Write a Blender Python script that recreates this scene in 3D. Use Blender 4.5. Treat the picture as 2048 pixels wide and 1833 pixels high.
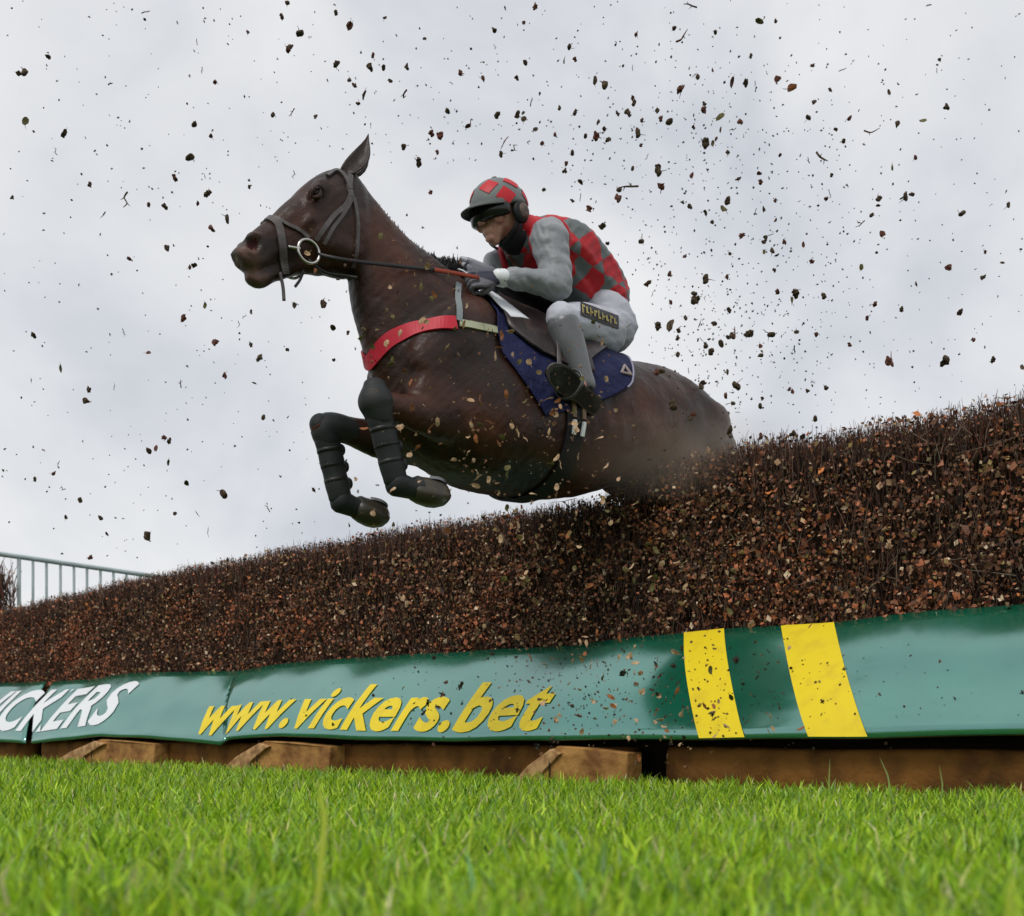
import bpy, math, random
import numpy as np
from mathutils import Vector, Matrix
from mathutils.bvhtree import BVHTree

random.seed(7); rng = np.random.default_rng(11)
for o in list(bpy.data.objects): bpy.data.objects.remove(o)
S = bpy.context.scene
C = S.collection
R = math.radians
W2, F2, HZ, CAMH = 1024.0, 2048.0, 1466.0, 0.22      # the picture is 2048 wide, focal length in the same unit, horizon row, eye height

# ------------------------------------------------------------------ camera, world, sun, exposure
cam_d = bpy.data.cameras.new('camera'); cam = bpy.data.objects.new('camera', cam_d); C.objects.link(cam)
cam.location = (0, 0, CAMH); cam.rotation_euler = (R(90), 0, 0)
cam_d.sensor_width = 36; cam_d.lens = 36; cam_d.clip_end = 3000; cam_d.clip_start = 0.02
cam_d.shift_y = (HZ - 916.5) / 2048.0
cam_d.dof.use_dof = True; cam_d.dof.focus_distance = 3.95; cam_d.dof.aperture_fstop = 4.2
S.camera = cam
S.view_settings.view_transform = 'Standard'; S.view_settings.look = 'None'
S.view_settings.exposure = 0.0; S.view_settings.gamma = 1.0
SUN_EL, SUN_AZ = 52, 205     # azimuth clockwise from +Y
wd = bpy.data.worlds.new('World'); S.world = wd; wd.use_nodes = True
nt = wd.node_tree; nt.nodes.clear()
def N(nt, t, **kw):
    n = nt.nodes.new(t)
    for k, v in kw.items():
        if k in n.bl_rna.properties.keys(): setattr(n, k, v)
        else: n.inputs[k].default_value = v
    return n
out = N(nt, 'ShaderNodeOutputWorld')
sky = N(nt, 'ShaderNodeTexSky', sky_type='NISHITA', sun_disc=False, sun_elevation=R(SUN_EL), sun_rotation=R(SUN_AZ))
bg1 = N(nt, 'ShaderNodeBackground', Strength=0.08); nt.links.new(sky.outputs[0], bg1.inputs[0])
tc = N(nt, 'ShaderNodeTexCoord'); mp = N(nt, 'ShaderNodeMapping'); mp.inputs['Scale'].default_value = (1.0, 1.0, 1.3)
nt.links.new(tc.outputs['Generated'], mp.inputs[0])
n1 = N(nt, 'ShaderNodeTexNoise', Scale=3.2, Detail=6.0, Roughness=0.50, Distortion=0.3); nt.links.new(mp.outputs[0], n1.inputs['Vector'])
cr = N(nt, 'ShaderNodeValToRGB'); nt.links.new(n1.outputs[0], cr.inputs[0])
cr.color_ramp.elements[0].position = 0.32; cr.color_ramp.elements[0].color = (0.60, 0.63, 0.69, 1)
cr.color_ramp.elements[1].position = 0.63; cr.color_ramp.elements[1].color = (0.90, 0.905, 0.915, 1)
e = cr.color_ramp.elements.new(0.47); e.color = (0.77, 0.785, 0.815, 1)
bg2 = N(nt, 'ShaderNodeBackground', Strength=1.0); nt.links.new(cr.outputs[0], bg2.inputs[0])
mx = N(nt, 'ShaderNodeMixShader'); mx.inputs[0].default_value = 0.93
nt.links.new(bg1.outputs[0], mx.inputs[1]); nt.links.new(bg2.outputs[0], mx.inputs[2]); nt.links.new(mx.outputs[0], out.inputs[0])
sd = bpy.data.lights.new('sun', 'SUN'); sd.energy = 1.5; sd.angle = R(18); sd.color = (1.0, 0.96, 0.9)
sun = bpy.data.objects.new('sun', sd); C.objects.link(sun)
sdir = Vector((math.sin(R(SUN_AZ)) * math.cos(R(SUN_EL)), math.cos(R(SUN_AZ)) * math.cos(R(SUN_EL)), math.sin(R(SUN_EL))))
sun.rotation_euler = sdir.to_track_quat('Z', 'Y').to_euler(); sun.location = sdir * 20

# ------------------------------------------------------------------ helpers
def mat(name, col=(.5, .5, .5), rough=.6, spec=.5, noise=None, bump=None, attr=None, metal=0, sheen=0, coat=0, trans=0, ior=None, coatr=.1):
    """noise=(scale, colour2, lo, hi[, detail]); bump=(scale, strength, distance); attr=colour attribute name"""
    m = bpy.data.materials.new(name); m.use_nodes = True; t = m.node_tree; b = t.nodes['Principled BSDF']
    b.inputs['Roughness'].default_value = rough; b.inputs['Specular IOR Level'].default_value = spec
    b.inputs['Metallic'].default_value = metal; b.inputs['Sheen Weight'].default_value = sheen
    b.inputs['Coat Weight'].default_value = coat; b.inputs['Coat Roughness'].default_value = coatr
    if ior: b.inputs['IOR'].default_value = ior
    b.inputs['Base Color'].default_value = (*col, 1)
    tcn = N(t, 'ShaderNodeTexCoord'); src = None
    if attr:
        a = N(t, 'ShaderNodeAttribute', attribute_name=attr); src = a.outputs['Color']
    if noise:
        n = N(t, 'ShaderNodeTexNoise', Scale=noise[0], Detail=noise[4] if len(noise) > 4 else 5.0); t.links.new(tcn.outputs['Object'], n.inputs['Vector'])
        r = N(t, 'ShaderNodeMapRange'); r.inputs['From Min'].default_value = noise[2]; r.inputs['From Max'].default_value = noise[3]
        t.links.new(n.outputs[0], r.inputs['Value'])
        mm = N(t, 'ShaderNodeMix', data_type='RGBA'); t.links.new(r.outputs[0], mm.inputs[0])
        if src: t.links.new(src, mm.inputs[6])
        else: mm.inputs[6].default_value = (*col, 1)
        mm.inputs[7].default_value = (*noise[1], 1); src = mm.outputs[2]
    if src: t.links.new(src, b.inputs['Base Color'])
    if bump:
        n = N(t, 'ShaderNodeTexNoise', Scale=bump[0], Detail=6.0); t.links.new(tcn.outputs['Object'], n.inputs['Vector'])
        bn = N(t, 'ShaderNodeBump', Strength=bump[1], Distance=bump[2]); t.links.new(n.outputs[0], bn.inputs['Height']); t.links.new(bn.outputs[0], b.inputs['Normal'])
    if trans:
        tr = N(t, 'ShaderNodeBsdfTranslucent'); ms = N(t, 'ShaderNodeMixShader'); ms.inputs[0].default_value = trans
        if src: t.links.new(src, tr.inputs[0])
        else: tr.inputs[0].default_value = (*col, 1)
        o = t.nodes['Material Output']; t.links.new(b.outputs[0], ms.inputs[1]); t.links.new(tr.outputs[0], ms.inputs[2]); t.links.new(ms.outputs[0], o.inputs[0])
    return m

ORG = {}
def tag(o, label=None, cat=None, group=None, kind=None):
    for k, v in (('label', label), ('category', cat), ('group', group), ('kind', kind)):
        if v: o[k] = v
    return o
def empty(name, loc, label, cat, group=None):
    o = bpy.data.objects.new(name, None); C.objects.link(o); o.location = loc; o.empty_display_size = .1
    ORG[o.name] = Vector(loc); return tag(o, label, cat, group)
def mesh_np(name, V, Fc, sizes=None, col=None):
    """fast mesh: V (n,3), Fc (m,k)"""
    V = np.asarray(V, dtype=np.float32); Fc = np.asarray(Fc, dtype=np.int32)
    me = bpy.data.meshes.new(name); me.vertices.add(len(V)); me.vertices.foreach_set('co', V.ravel())
    k = Fc.shape[1]; me.loops.add(Fc.size); me.loops.foreach_set('vertex_index', Fc.ravel())
    me.polygons.add(len(Fc)); me.polygons.foreach_set('loop_start', np.arange(0, Fc.size, k, dtype=np.int32))
    me.polygons.foreach_set('loop_total', np.full(len(Fc), k, dtype=np.int32))
    me.update(calc_edges=True)
    if col is not None:
        a = me.color_attributes.new('tint', 'FLOAT_COLOR', 'POINT'); a.data.foreach_set('color', np.asarray(col, dtype=np.float32).ravel())
    return me
def link(name, me, m, parent=None, smooth=True, origin=None, local=False):
    """me has world coordinates; the object's origin goes to `origin` (or its parent's)"""
    o = bpy.data.objects.new(name, me); C.objects.link(o)
    if m:
        for x in (m if isinstance(m, (list, tuple)) else [m]): me.materials.append(x)
    if smooth: me.polygons.foreach_set('use_smooth', np.ones(len(me.polygons), dtype=bool))
    if parent is not None:
        og = ORG.get(parent.name, Vector()); o.parent = parent
    else:
        if origin is None:
            co = np.array([v.co for v in me.vertices]) if len(me.vertices) < 20000 else None
            origin = Vector(((co[:, 0].min() + co[:, 0].max()) / 2, (co[:, 1].min() + co[:, 1].max()) / 2, co[:, 2].min())) if co is not None else Vector()
        og = Vector(origin); o.location = og
    ORG[o.name] = og
    if og.length > 0: me.transform(Matrix.Translation(-og))
    return o
class MB:
    def __init__(s): s.v = []; s.f = []; s.mi = []
    def add(s, v, f, mi=0):
        k = len(s.v); s.v += [tuple(map(float, p)) for p in v]; s.f += [tuple(i + k for i in q) for q in f]; s.mi += [mi] * len(f); return s
    def mesh(s, name='m'):
        me = bpy.data.meshes.new(name); me.from_pydata(s.v, [], s.f); me.update()
        me.polygons.foreach_set('material_index', s.mi); return me
    def box(s, c, ax, hs, mi=0):
        c = np.array(c, float); ax = np.array(ax, float); v = []
        for i in (-1, 1):
            for j in (-1, 1):
                for k in (-1, 1): v.append(c + ax[0] * hs[0] * i + ax[1] * hs[1] * j + ax[2] * hs[2] * k)
        return s.add(v, [(0, 1, 3, 2), (4, 6, 7, 5), (0, 4, 5, 1), (2, 3, 7, 6), (0, 2, 6, 4), (1, 5, 7, 3)], mi)
    def rings(s, rs, caps=True, closed=False, mi=0):
        k = len(rs[0]); v = [p for r in rs for p in r]; f = []
        n = len(rs)
        for i in range(n if closed else n - 1):
            for j in range(k):
                a, b = i * k + j, i * k + (j + 1) % k; c, d = ((i + 1) % n) * k + (j + 1) % k, ((i + 1) % n) * k + j
                f.append((a, b, c, d))
        if caps and not closed: f.append(tuple(range(k - 1, -1, -1))); f.append(tuple(range((n - 1) * k, n * k)))
        return s.add(v, f, mi)
    def tube(s, pts, rad, side=(0, 0, 1), seg=14, sub=4, ex=2.0, caps=True, mi=0):
        """pts (n,3); rad list of (r_side, r_perp) ; rounded ends"""
        P = np.array([tuple(p) for p in pts], float); Rr = np.array([(r, r) if np.isscalar(r) else r for r in rad], float)
        P, Rr = cr_interp(P, sub), cr_interp(Rr, sub)
        T = np.gradient(P, axis=0); T /= np.linalg.norm(T, axis=1)[:, None] + 1e-9
        sd_ = np.array(side, float); rs = []
        if abs(sd_.dot(T[len(T) // 2])) > .97: sd_ = np.array((1.0, .1, 0))
        for i in range(len(P)):
            a = sd_ - T[i] * sd_.dot(T[i]); a /= np.linalg.norm(a) + 1e-9; b = np.cross(T[i], a)
            rs.append(ering(P[i], a, b, max(Rr[i, 0], 1e-4), max(Rr[i, 1], 1e-4), seg, ex))
        if caps:   # rounded ends
            for end in (0, -1):
                r0 = rs[end]; c = P[end]; t = -T[0] if end == 0 else T[-1]; ex_ = []
                rr = Rr[end].min() * .8
                for q in (.5, .8, .97):
                    ex_.append([c + (np.array(p) - c) * math.sqrt(max(1 - q * q, .03)) + t * rr * q for p in r0])
                rs = (ex_[::-1] + rs) if end == 0 else (rs + ex_)
        return s.rings(rs, True, False, mi)
    def ball(s, c, ax, r, seg=16, mi=0):
        c = np.array(c, float); ax = np.array(ax, float); rs = []
        for i in range(1, seg):
            th = math.pi * i / seg
            rs.append([c + ax[2] * r[2] * math.cos(th) + math.sin(th) * (ax[0] * r[0] * math.cos(ph) + ax[1] * r[1] * math.sin(ph)) for ph in np.linspace(0, 2 * math.pi, seg * 2, endpoint=False)])
        return s.rings(rs, True, False, mi)
def ering(c, a, b, ra, rb, seg=16, ex=2.0):
    o = []
    for j in range(seg):
        th = 2 * math.pi * j / seg; x, y = math.cos(th), math.sin(th)
        x = math.copysign(abs(x) ** (2 / ex), x); y = math.copysign(abs(y) ** (2 / ex), y)
        o.append(c + a * ra * x + b * rb * y)
    return o
def cr_interp(P, sub):
    P = np.asarray(P, float)
    if len(P) < 3:
        t = np.linspace(0, 1, sub + 1)[:, None]; return P[0] * (1 - t) + P[1] * t
    Q = np.vstack([2 * P[0] - P[1], P, 2 * P[-1] - P[-2]]); o = []
    for i in range(1, len(Q) - 2):
        for k in range(sub):
            t = k / sub; p0, p1, p2, p3 = Q[i - 1], Q[i], Q[i + 1], Q[i + 2]
            o.append(.5 * (2 * p1 + (p2 - p0) * t + (2 * p0 - 5 * p1 + 4 * p2 - p3) * t * t + (3 * p1 - p0 - 3 * p2 + p3) * t ** 3))
    o.append(P[-1]); return np.array(o)
def evaluated(o):
    bpy.context.view_layer.update(); dg = bpy.context.evaluated_depsgraph_get()
    me = bpy.data.meshes.new_from_object(o.evaluated_get(dg)); bpy.data.objects.remove(o); return me
def remesh(mb, vox, smooth=4, fac=.5):
    o = bpy.data.objects.new('tmp', mb.mesh()); C.objects.link(o)
    m = o.modifiers.new('r', 'REMESH'); m.mode = 'VOXEL'; m.voxel_size = vox; m.use_smooth_shade = True
    if smooth:
        s_ = o.modifiers.new('s', 'SMOOTH'); s_.iterations = smooth; s_.factor = fac
    return evaluated(o)

# ------------------------------------------------------------------ frames: the fence line and the horse
VPX = -1250.0
Dv = np.array([(VPX - W2) / F2, 1.0, 0]); Dv /= np.linalg.norm(Dv)        # along the fence, away to the left
Nv = np.array([-Dv[1], Dv[0], 0]); Nv = Nv if Nv[1] < 0 else -Nv           # out of its landing side, towards the camera
Zv = np.array([0, 0, 1.0])
def on_line(px, c):
    """ground point of the vertical plane n.p = c in the direction of column px"""
    r = (px - W2) / F2; Y = c / (Nv[0] * r + Nv[1]); return np.array([r * Y, Y, 0])
CT, CH = -3.366, -3.70            # timber plane, hedge front plane
T0 = on_line(2048, CT) * 1.0
def s_of(px, c): return float((on_line(px, c) - T0).dot(Dv))
def fp(s, off, z): return T0 + Dv * s - Nv * off + Zv * z                  # off = depth behind the timber plane
def z_of(px, py, c): return CAMH + (HZ - py) / F2 * on_line(px, c)[1]
HOFF = CT - CH                    # .334

Fh = np.array([-.8, -.6, 0]); Lh = np.array([.6, -.8, 0]); Oh = np.array([.27, 4.35, 0])
def H(u, v, w): return Oh + Fh * u + Lh * v + Zv * w
def P(px, py, v=0.0):
    r = (px - W2) / F2; O2 = Oh + Lh * v
    u = (O2[0] - r * O2[1]) / (-Fh[0] + r * Fh[1]) 
    u = (r * O2[1] - O2[0]) / (Fh[0] - r * Fh[1])
    q = O2 + Fh * u; return np.array([q[0], q[1], CAMH + (HZ - py) / F2 * q[1]])
def mir(p):      # mirror across the horse's median plane
    p = np.array(p, float); d = (p - Oh).dot(Lh); return p - 2 * d * Lh
def uvw(p): q = np.array(p) - Oh; return float(q.dot(Fh)), float(q.dot(Lh)), float(q[2])

# ------------------------------------------------------------------ ground and grass
g_m = mat('lawn_soil', (.03, .06, .012), .95, .2, noise=(9, (.03, .075, .012), .4, .65), bump=(60, .6, .02))
g = MB(); g.add([(-900, -900, 0), (900, -900, 0), (900, 900, 0), (-900, 900, 0)], [(0, 1, 2, 3)])
tag(link('ground', g.mesh(), g_m, origin=(0, 0, 0)), kind='structure')

def grass_blades(n, seed, lmin, lmax, wmin, wmax, ymin=.5, pxr=(-700, 2750), ymax=14):
    r = np.random.default_rng(seed)
    px = r.uniform(*pxr, n); rr = (px - W2) / F2
    Yf = (CT - .02) / (Nv[0] * rr + Nv[1]); Yf = np.where(Yf < 0, 14, Yf); Yf = np.clip(Yf, 1.5, ymax)
    u = r.uniform(0, 1, n) ** .85
    Y = ymin * (Yf / ymin) ** u
    X = rr * Y
    base = np.stack([X, Y, np.zeros(n) + .0], 1)
    clump = .75 + .5 * (np.sin(X * 9.1 + Y * 5.3) * np.sin(Y * 11.7 - X * 4.1) * .5 + .5) * r.uniform(.6, 1, n)
    L = r.uniform(lmin, lmax, n) * clump; wd_ = r.uniform(wmin, wmax, n) * (1 + .12 * Y)
    az = r.uniform(0, 2 * np.pi, n); lean = np.abs(r.normal(0.14, .17, n)); bend = r.uniform(.05, .75, n)
    d = np.stack([np.cos(az), np.sin(az), np.zeros(n)], 1)
    fa = r.uniform(0, 2 * np.pi, n); sdv = np.stack([np.cos(fa), np.sin(fa), np.zeros(n)], 1)
    V = np.zeros((n, 7, 3)); ts = [0, .38, .72, 1]
    for i, t in enumerate(ts):
        ang = lean + bend * t * .9
        c = base + d * (L * t * np.sin(ang))[:, None] + np.array([0, 0, 1]) * (L * t * np.cos(ang * .9))[:, None]
        if i < 3:
            w = wd_ * (1, .92, .6)[i] * .5
            V[:, 2 * i] = c - sdv * w[:, None]; V[:, 2 * i + 1] = c + sdv * w[:, None]
        else: V[:, 6] = c
    k = np.arange(n)[:, None] * 7
    quads = np.concatenate([k + np.array([[0, 1, 3, 2]]), k + np.array([[2, 3, 5, 4]]), k + np.array([[4, 5, 6, 6]])])
    pal = np.array([(.32, .54, .020), (.42, .64, .028), (.21, .40, .018), (.56, .72, .040), (.08, .19, .012), (.32, .52, .13), (.60, .58, .20), (.70, .64, .36)])
    pc = pal[r.choice(8, n, p=[.25, .22, .17, .13, .11, .07, .03, .02])] * r.uniform(.6, 1.38, (n, 1))
    col = np.ones((n, 7, 4)); col[:, :, :3] = pc[:, None, :]
    return V.reshape(-1, 3), quads, col.reshape(-1, 4), n
def grass_mesh(name, parts):
    Vs, Qs, Ts, Cs = [], [], [], []; off = 0
    for V, Q, Cc, n in parts:
        q = Q + off; Qs.append(q[:2 * n]); Ts.append(q[2 * n:, :3]); Vs.append(V); Cs.append(Cc); off += len(V)
    V = np.concatenate(Vs); Q = np.concatenate(Qs); T = np.concatenate(Ts); Cc = np.concatenate(Cs)
    me = bpy.data.meshes.new(name); me.vertices.add(len(V)); me.vertices.foreach_set('co', V.astype(np.float32).ravel())
    li = np.concatenate([Q.ravel(), T.ravel()]).astype(np.int32); me.loops.add(len(li)); me.loops.foreach_set('vertex_index', li)
    st = np.concatenate([np.arange(len(Q)) * 4, Q.size + np.arange(len(T)) * 3]).astype(np.int32)
    me.polygons.add(len(Q) + len(T)); me.polygons.foreach_set('loop_start', st)
    me.polygons.foreach_set('loop_total', np.concatenate([np.full(len(Q), 4), np.full(len(T), 3)]).astype(np.int32)); me.update(calc_edges=True)
    a = me.color_attributes.new('tint', 'FLOAT_COLOR', 'POINT'); a.data.foreach_set('color', Cc.astype(np.float32).ravel())
    return me
def long_blades():
    B = [((628, 1860, .98), (650, 1640, 1.02), (636, 1560, 1.04), .006, (.42, .50, .03)), ((360, 1800, .92), (400, 1835, .9), (440, 1900, .88), .006, (.42, .50, .03)),
         ((440, 1835, .95), (520, 1790, 1.0), (610, 1755, 1.05), .005, (.30, .50, .12)), ((455, 1800, 1.1), (445, 1740, 1.1), (440, 1665, 1.12), .0035, (.45, .52, .05)),
         ((1150, 1730, 1.3), (1130, 1700, 1.3), (1100, 1645, 1.32), .0035, (.30, .50, .16)), ((950, 1840, 1.1), (945, 1760, 1.1), (930, 1690, 1.12), .006, (.22, .45, .16)),
         ((1170, 1840, 1.1), (1160, 1760, 1.12), (1140, 1730, 1.15), .005, (.22, .45, .16)), ((1200, 1815, 1.1), (1250, 1805, 1.12), (1315, 1798, 1.15), .003, (.45, .52, .14)),
         ((2010, 1840, .8), (2020, 1790, .8), (2025, 1740, .82), .008, (.38, .50, .02)), ((1660, 1600, 2.6), (1658, 1560, 2.6), (1660, 1515, 2.6), .004, (.35, .42, .12)),
         ((1790, 1590, 2.6), (1775, 1550, 2.6), (1758, 1512, 2.6), .004, (.30, .42, .12)), ((1880, 1600, 2.5), (1885, 1570, 2.5), (1878, 1528, 2.5), .004, (.30, .42, .12)), ((1400, 1600, 2.9), (1455, 1570, 2.9), (1450, 1545, 2.9), .004, (.3, .42, .12))]
    Vl, Cl = [], []
    for a, b, c, w, col in B:
        p = [np.array([(q[0] - W2) / F2 * q[2], q[2], CAMH + (HZ - q[1]) / F2 * q[2]]) for q in (a, b, c)]
        p0 = p[0].copy(); p0[2] = min(p0[2], .02); x = np.array([1, .3, 0]) * w / 2
        if abs(a[0] - c[0]) > abs(a[1] - c[1]): x = np.array([0, .3, 1]) * w / 2
        Vl += [p0 - x, p0 + x, p[1] - x, p[1] + x, (p[1] + p[2]) / 2 - x * .6, (p[1] + p[2]) / 2 + x * .6, p[2]]; Cl += [(*col, 1)] * 7
    n = len(B); k = np.arange(n)[:, None] * 7
    return np.array(Vl), np.concatenate([k + np.array([[0, 1, 3, 2]]), k + np.array([[2, 3, 5, 4]]), k + np.array([[4, 5, 6, 6]])]), np.array(Cl), n
blade_list = long_blades()
gm = mat('grass_blade', rough=.42, spec=.5, attr='tint', trans=.35)
gr = link('grass', grass_mesh('grass', [
    grass_blades(135000, 3, .020, .072, .0024, .0056), grass_blades(9000, 8, .050, .095, .0035, .007, ymin=.55, ymax=1.7),
    grass_blades(8000, 4, .050, .085, .003, .0060, ymin=.6), blade_list]), gm, origin=(0, 0, 0))
tag(gr, 'short bright green turf in front of the steeplechase fence', 'grass', kind='stuff')

# ------------------------------------------------------------------ the brush of the fence
S0, S1 = -1.3, 10.6
HT = 1.335
HP = [(-500, 1.35), (0, 1.325), (250, 1.375), (600, 1.365), (900, 1.345), (1020, 1.322), (1100, 1.312), (1185, 1.295), (1225, 1.36), (1262, 1.405), (1350, 1.415), (1465, 1.42), (1700, 1.395), (1850, 1.390), (2040, 1.375), (2500, 1.36)]
HS = sorted((s_of(px, CH), z) for px, z in HP)
def hedge_top(s):
    s = np.asarray(s, float); z = np.interp(s, [a for a, _ in HS], [b for _, b in HS]) - .012
    z = z + .006 * np.sin(s * 5.9 + 1) + .006 * np.sin(s * 13.1) + .004 * np.sin(s * 31 + 2)
    return z + .09 * np.clip((-s + .04) / .10, 0, 1)
TH = .50
def fpN(s, off, z): return T0[None] + Dv[None] * s[:, None] - Nv[None] * off[:, None] + Zv[None] * z[:, None]
fence = empty('steeplechase_fence', fp((S0 + S1) / 2, HOFF, 0), 'long dark brown birch steeplechase fence that the horse is jumping', 'jump fence')
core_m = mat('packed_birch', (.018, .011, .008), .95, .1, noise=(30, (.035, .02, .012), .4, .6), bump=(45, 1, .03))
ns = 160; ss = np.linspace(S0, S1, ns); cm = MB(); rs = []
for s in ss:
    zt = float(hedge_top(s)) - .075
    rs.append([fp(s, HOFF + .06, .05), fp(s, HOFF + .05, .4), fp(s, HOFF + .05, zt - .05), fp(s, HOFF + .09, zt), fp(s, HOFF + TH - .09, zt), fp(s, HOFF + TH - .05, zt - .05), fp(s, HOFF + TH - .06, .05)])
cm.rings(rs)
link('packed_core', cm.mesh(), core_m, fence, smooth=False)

def stick_arrays(base, tip, w, col, r, bendv=None):
    """n sticks as 3-sided prisms with a middle bend"""
    n = len(base); ax = tip - base; L = np.linalg.norm(ax, axis=1, keepdims=True); t = ax / L
    q = r.normal(size=(n, 3)); a = np.cross(t, q); a /= np.linalg.norm(a, axis=1, keepdims=True); b = np.cross(t, a)
    mid = (base + tip) / 2 + (bendv if bendv is not None else a * L * r.uniform(-.06, .06, (n, 1)))
    V = np.zeros((n, 9, 3))
    for i, (c, f) in enumerate(((base, 1), (mid, .8), (tip, .35))):
        for j in range(3):
            th = 2 * np.pi * j / 3; V[:, 3 * i + j] = c + (a * np.cos(th) + b * np.sin(th)) * (w * f)[:, None]
    k = np.arange(n)[:, None] * 9; Q = []
    for i in range(2):
        for j in range(3): Q.append(k + np.array([[3 * i + j, 3 * i + (j + 1) % 3, 3 * i + 3 + (j + 1) % 3, 3 * i + 3 + j]]))
    Cc = np.ones((n, 9, 4)); Cc[:, :, :3] = col[:, None, :]
    return V.reshape(-1, 3), np.concatenate(Q), Cc.reshape(-1, 4)
def leaf_arrays(c, nrm, size, col, r):
    """n folded leaves: two quads along a midrib"""
    n = len(c); q = r.normal(size=(n, 3)); a = np.cross(nrm, q); a /= np.linalg.norm(a, axis=1, keepdims=True) + 1e-9
    b = np.cross(nrm, a); sz = size[:, None]; asp = r.uniform(.5, .85, (n, 1)); fold = r.uniform(-.45, .45, (n, 1)); curl = r.uniform(-.4, .4, (n, 1))
    V = np.zeros((n, 6, 3))
    V[:, 0] = c - a * sz; V[:, 1] = c - a * sz * .15 + b * sz * asp + nrm * sz * fold; V[:, 2] = c + a * sz * (1 - .2) + nrm * sz * curl
    V[:, 3] = c - a * sz * .05 - b * sz * asp * .9 + nrm * sz * fold
    V[:, 4] = c + nrm * sz * .02; V[:, 5] = c + a * sz * .6 + b * sz * asp * .4 + nrm * sz * (fold + curl) * .5
    k = np.arange(n)[:, None] * 6
    Q = np.concatenate([k + np.array([[0, 4, 2, 1]]), k + np.array([[0, 3, 2, 4]])])
    Cc = np.ones((n, 6, 4)); Cc[:, :, :3] = col[:, None, :]
    return V.reshape(-1, 3), Q, Cc.reshape(-1, 4)
def join(parts):
    off = 0; Vs, Qs, Cs = [], [], []
    for V, Q, Cc in parts: Vs.append(V); Qs.append(Q + off); Cs.append(Cc); off += len(V)
    return np.concatenate(Vs), np.concatenate(Qs), np.concatenate(Cs)
def sample_s(n, r):   # more twigs where the fence is near
    return S0 + (S1 - S0) * r.uniform(0, 1, n) ** 1.35
r = np.random.default_rng(5)
parts = []
tw_pal = np.array([(.075, .038, .027), (.13, .062, .045), (.19, .12, .085), (.03, .018, .014), (.24, .18, .13), (.18, .06, .035)])
tw_p = [.30, .27, .13, .18, .06, .06]
def twig_col(n): return tw_pal[r.choice(6, n, p=tw_p)] * r.uniform(.7, 1.3, (n, 1))
# front face: upright birch twigs
n = 36000; s = sample_s(n, r); off = HOFF + r.uniform(-.015, .07, n) + .012 * np.sin(s * 17) ; zt = hedge_top(s)
z0 = r.uniform(.15, 1, n) * (zt - .1) + .0; L = r.uniform(.04, .15, n)
b_ = fpN(s, off, z0); tp = fpN(s + r.normal(0, .03, n), off + r.normal(-.004, .02, n), np.minimum(z0 + L, zt + r.normal(0, .012, n)))
parts.append(stick_arrays(b_, tp, r.uniform(.0008, .0021, n), twig_col(n), r))
# cut tips on the top surface
n = 40000; s = sample_s(n, r); off = HOFF + TH * r.uniform(-.01, 1.02, n) ** 1.25 * 1; zt = hedge_top(s)
z1 = zt + r.normal(-.012, .014, n) + np.where(r.uniform(0, 1, n) < .02, r.uniform(.0, .04, n), 0) - .03 * (off < HOFF + .02)
b_ = fpN(s, off, z1 - r.uniform(.06, .16, n)); tp = fpN(s + r.normal(0, .018, n), off + r.normal(0, .018, n), z1)
parts.append(stick_arrays(b_, tp, r.uniform(.001, .0026, n), twig_col(n), r))
# stray crossing twigs
n = 450; s = sample_s(n, r); off = HOFF - r.uniform(0, .03, n); z0 = r.uniform(.55, 1.3, n)
b_ = fpN(s, off, z0); tp = fpN(s + r.normal(0, .10, n), off + r.normal(-.01, .015, n), np.minimum(z0 + r.normal(.02, .08, n), hedge_top(s)))
parts.append(stick_arrays(b_, tp, r.uniform(.0012, .0028, n), np.array([(.17, .12, .09)]) * r.uniform(.5, 1.3, (n, 1)), r))
V, Q, Cc = join(parts)
tw_m = mat('birch_twig', rough=.75, spec=.25, attr='tint')
o = link('birch_brush', mesh_np('birch_brush', V, Q, col=Cc), tw_m, fence); tag(o, kind='stuff')
# dead leaves held in the brush
lf_pal = np.array([(.27, .11, .06), (.42, .15, .075), (.12, .055, .032), (.42, .26, .15), (.66, .50, .34), (.30, .21, .08), (.030, .018, .012), (.55, .19, .06)])
def leaf_col(n, p=(.21, .11, .23, .11, .045, .06, .21, .025)): return lf_pal[r.choice(8, n, p=p)] * r.uniform(.65, 1.55, (n, 1))
n = 170000; s = S0 + (S1 - S0) * r.uniform(0, 1, n) ** 1.6; zt = hedge_top(s); z0 = .16 + (zt - .17) * r.uniform(0, 1, n) ** .9
cl = 1.3 * np.sin(s * 7.3 + 2 * np.sin(z0 * 6)) * np.sin(z0 * 11 + s * 3) + .9 * np.sin(s * 41 + 2 * np.sin(z0 * 9)) * np.sin(z0 * 17 + s * 13) ; keep = (r.uniform(-1.7, 1, n) < cl + .3) & (r.uniform(0, 1, n) < .25 + 3.0 * np.clip(zt - z0, 0, .25))
s, z0 = s[keep], z0[keep]; n = len(s); off = HOFF + r.uniform(-.045, .055, n)
nr = -0 * fpN(s, off, z0) + Nv[None] + r.normal(0, .7, (n, 3)); nr /= np.linalg.norm(nr, axis=1, keepdims=True)
lc = leaf_col(n); drift = np.sin(s * 3.1 + 1.7 * np.sin(z0 * 5 + s)) * .5 + np.sin(s * 8.3 + z0 * 6) * .3 + (.9 - z0) * .9 + .5 * np.clip((s - 4) / 3, 0, 1) + .5 * np.clip((.6 - s) / 1, 0, 1)
redder = (r.uniform(0, 1, n) < np.clip(drift * .5, 0, .62)); lc[redder] = np.array([(.50, .16, .07)]) * r.uniform(.35, 1.35, (redder.sum(), 1))
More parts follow.
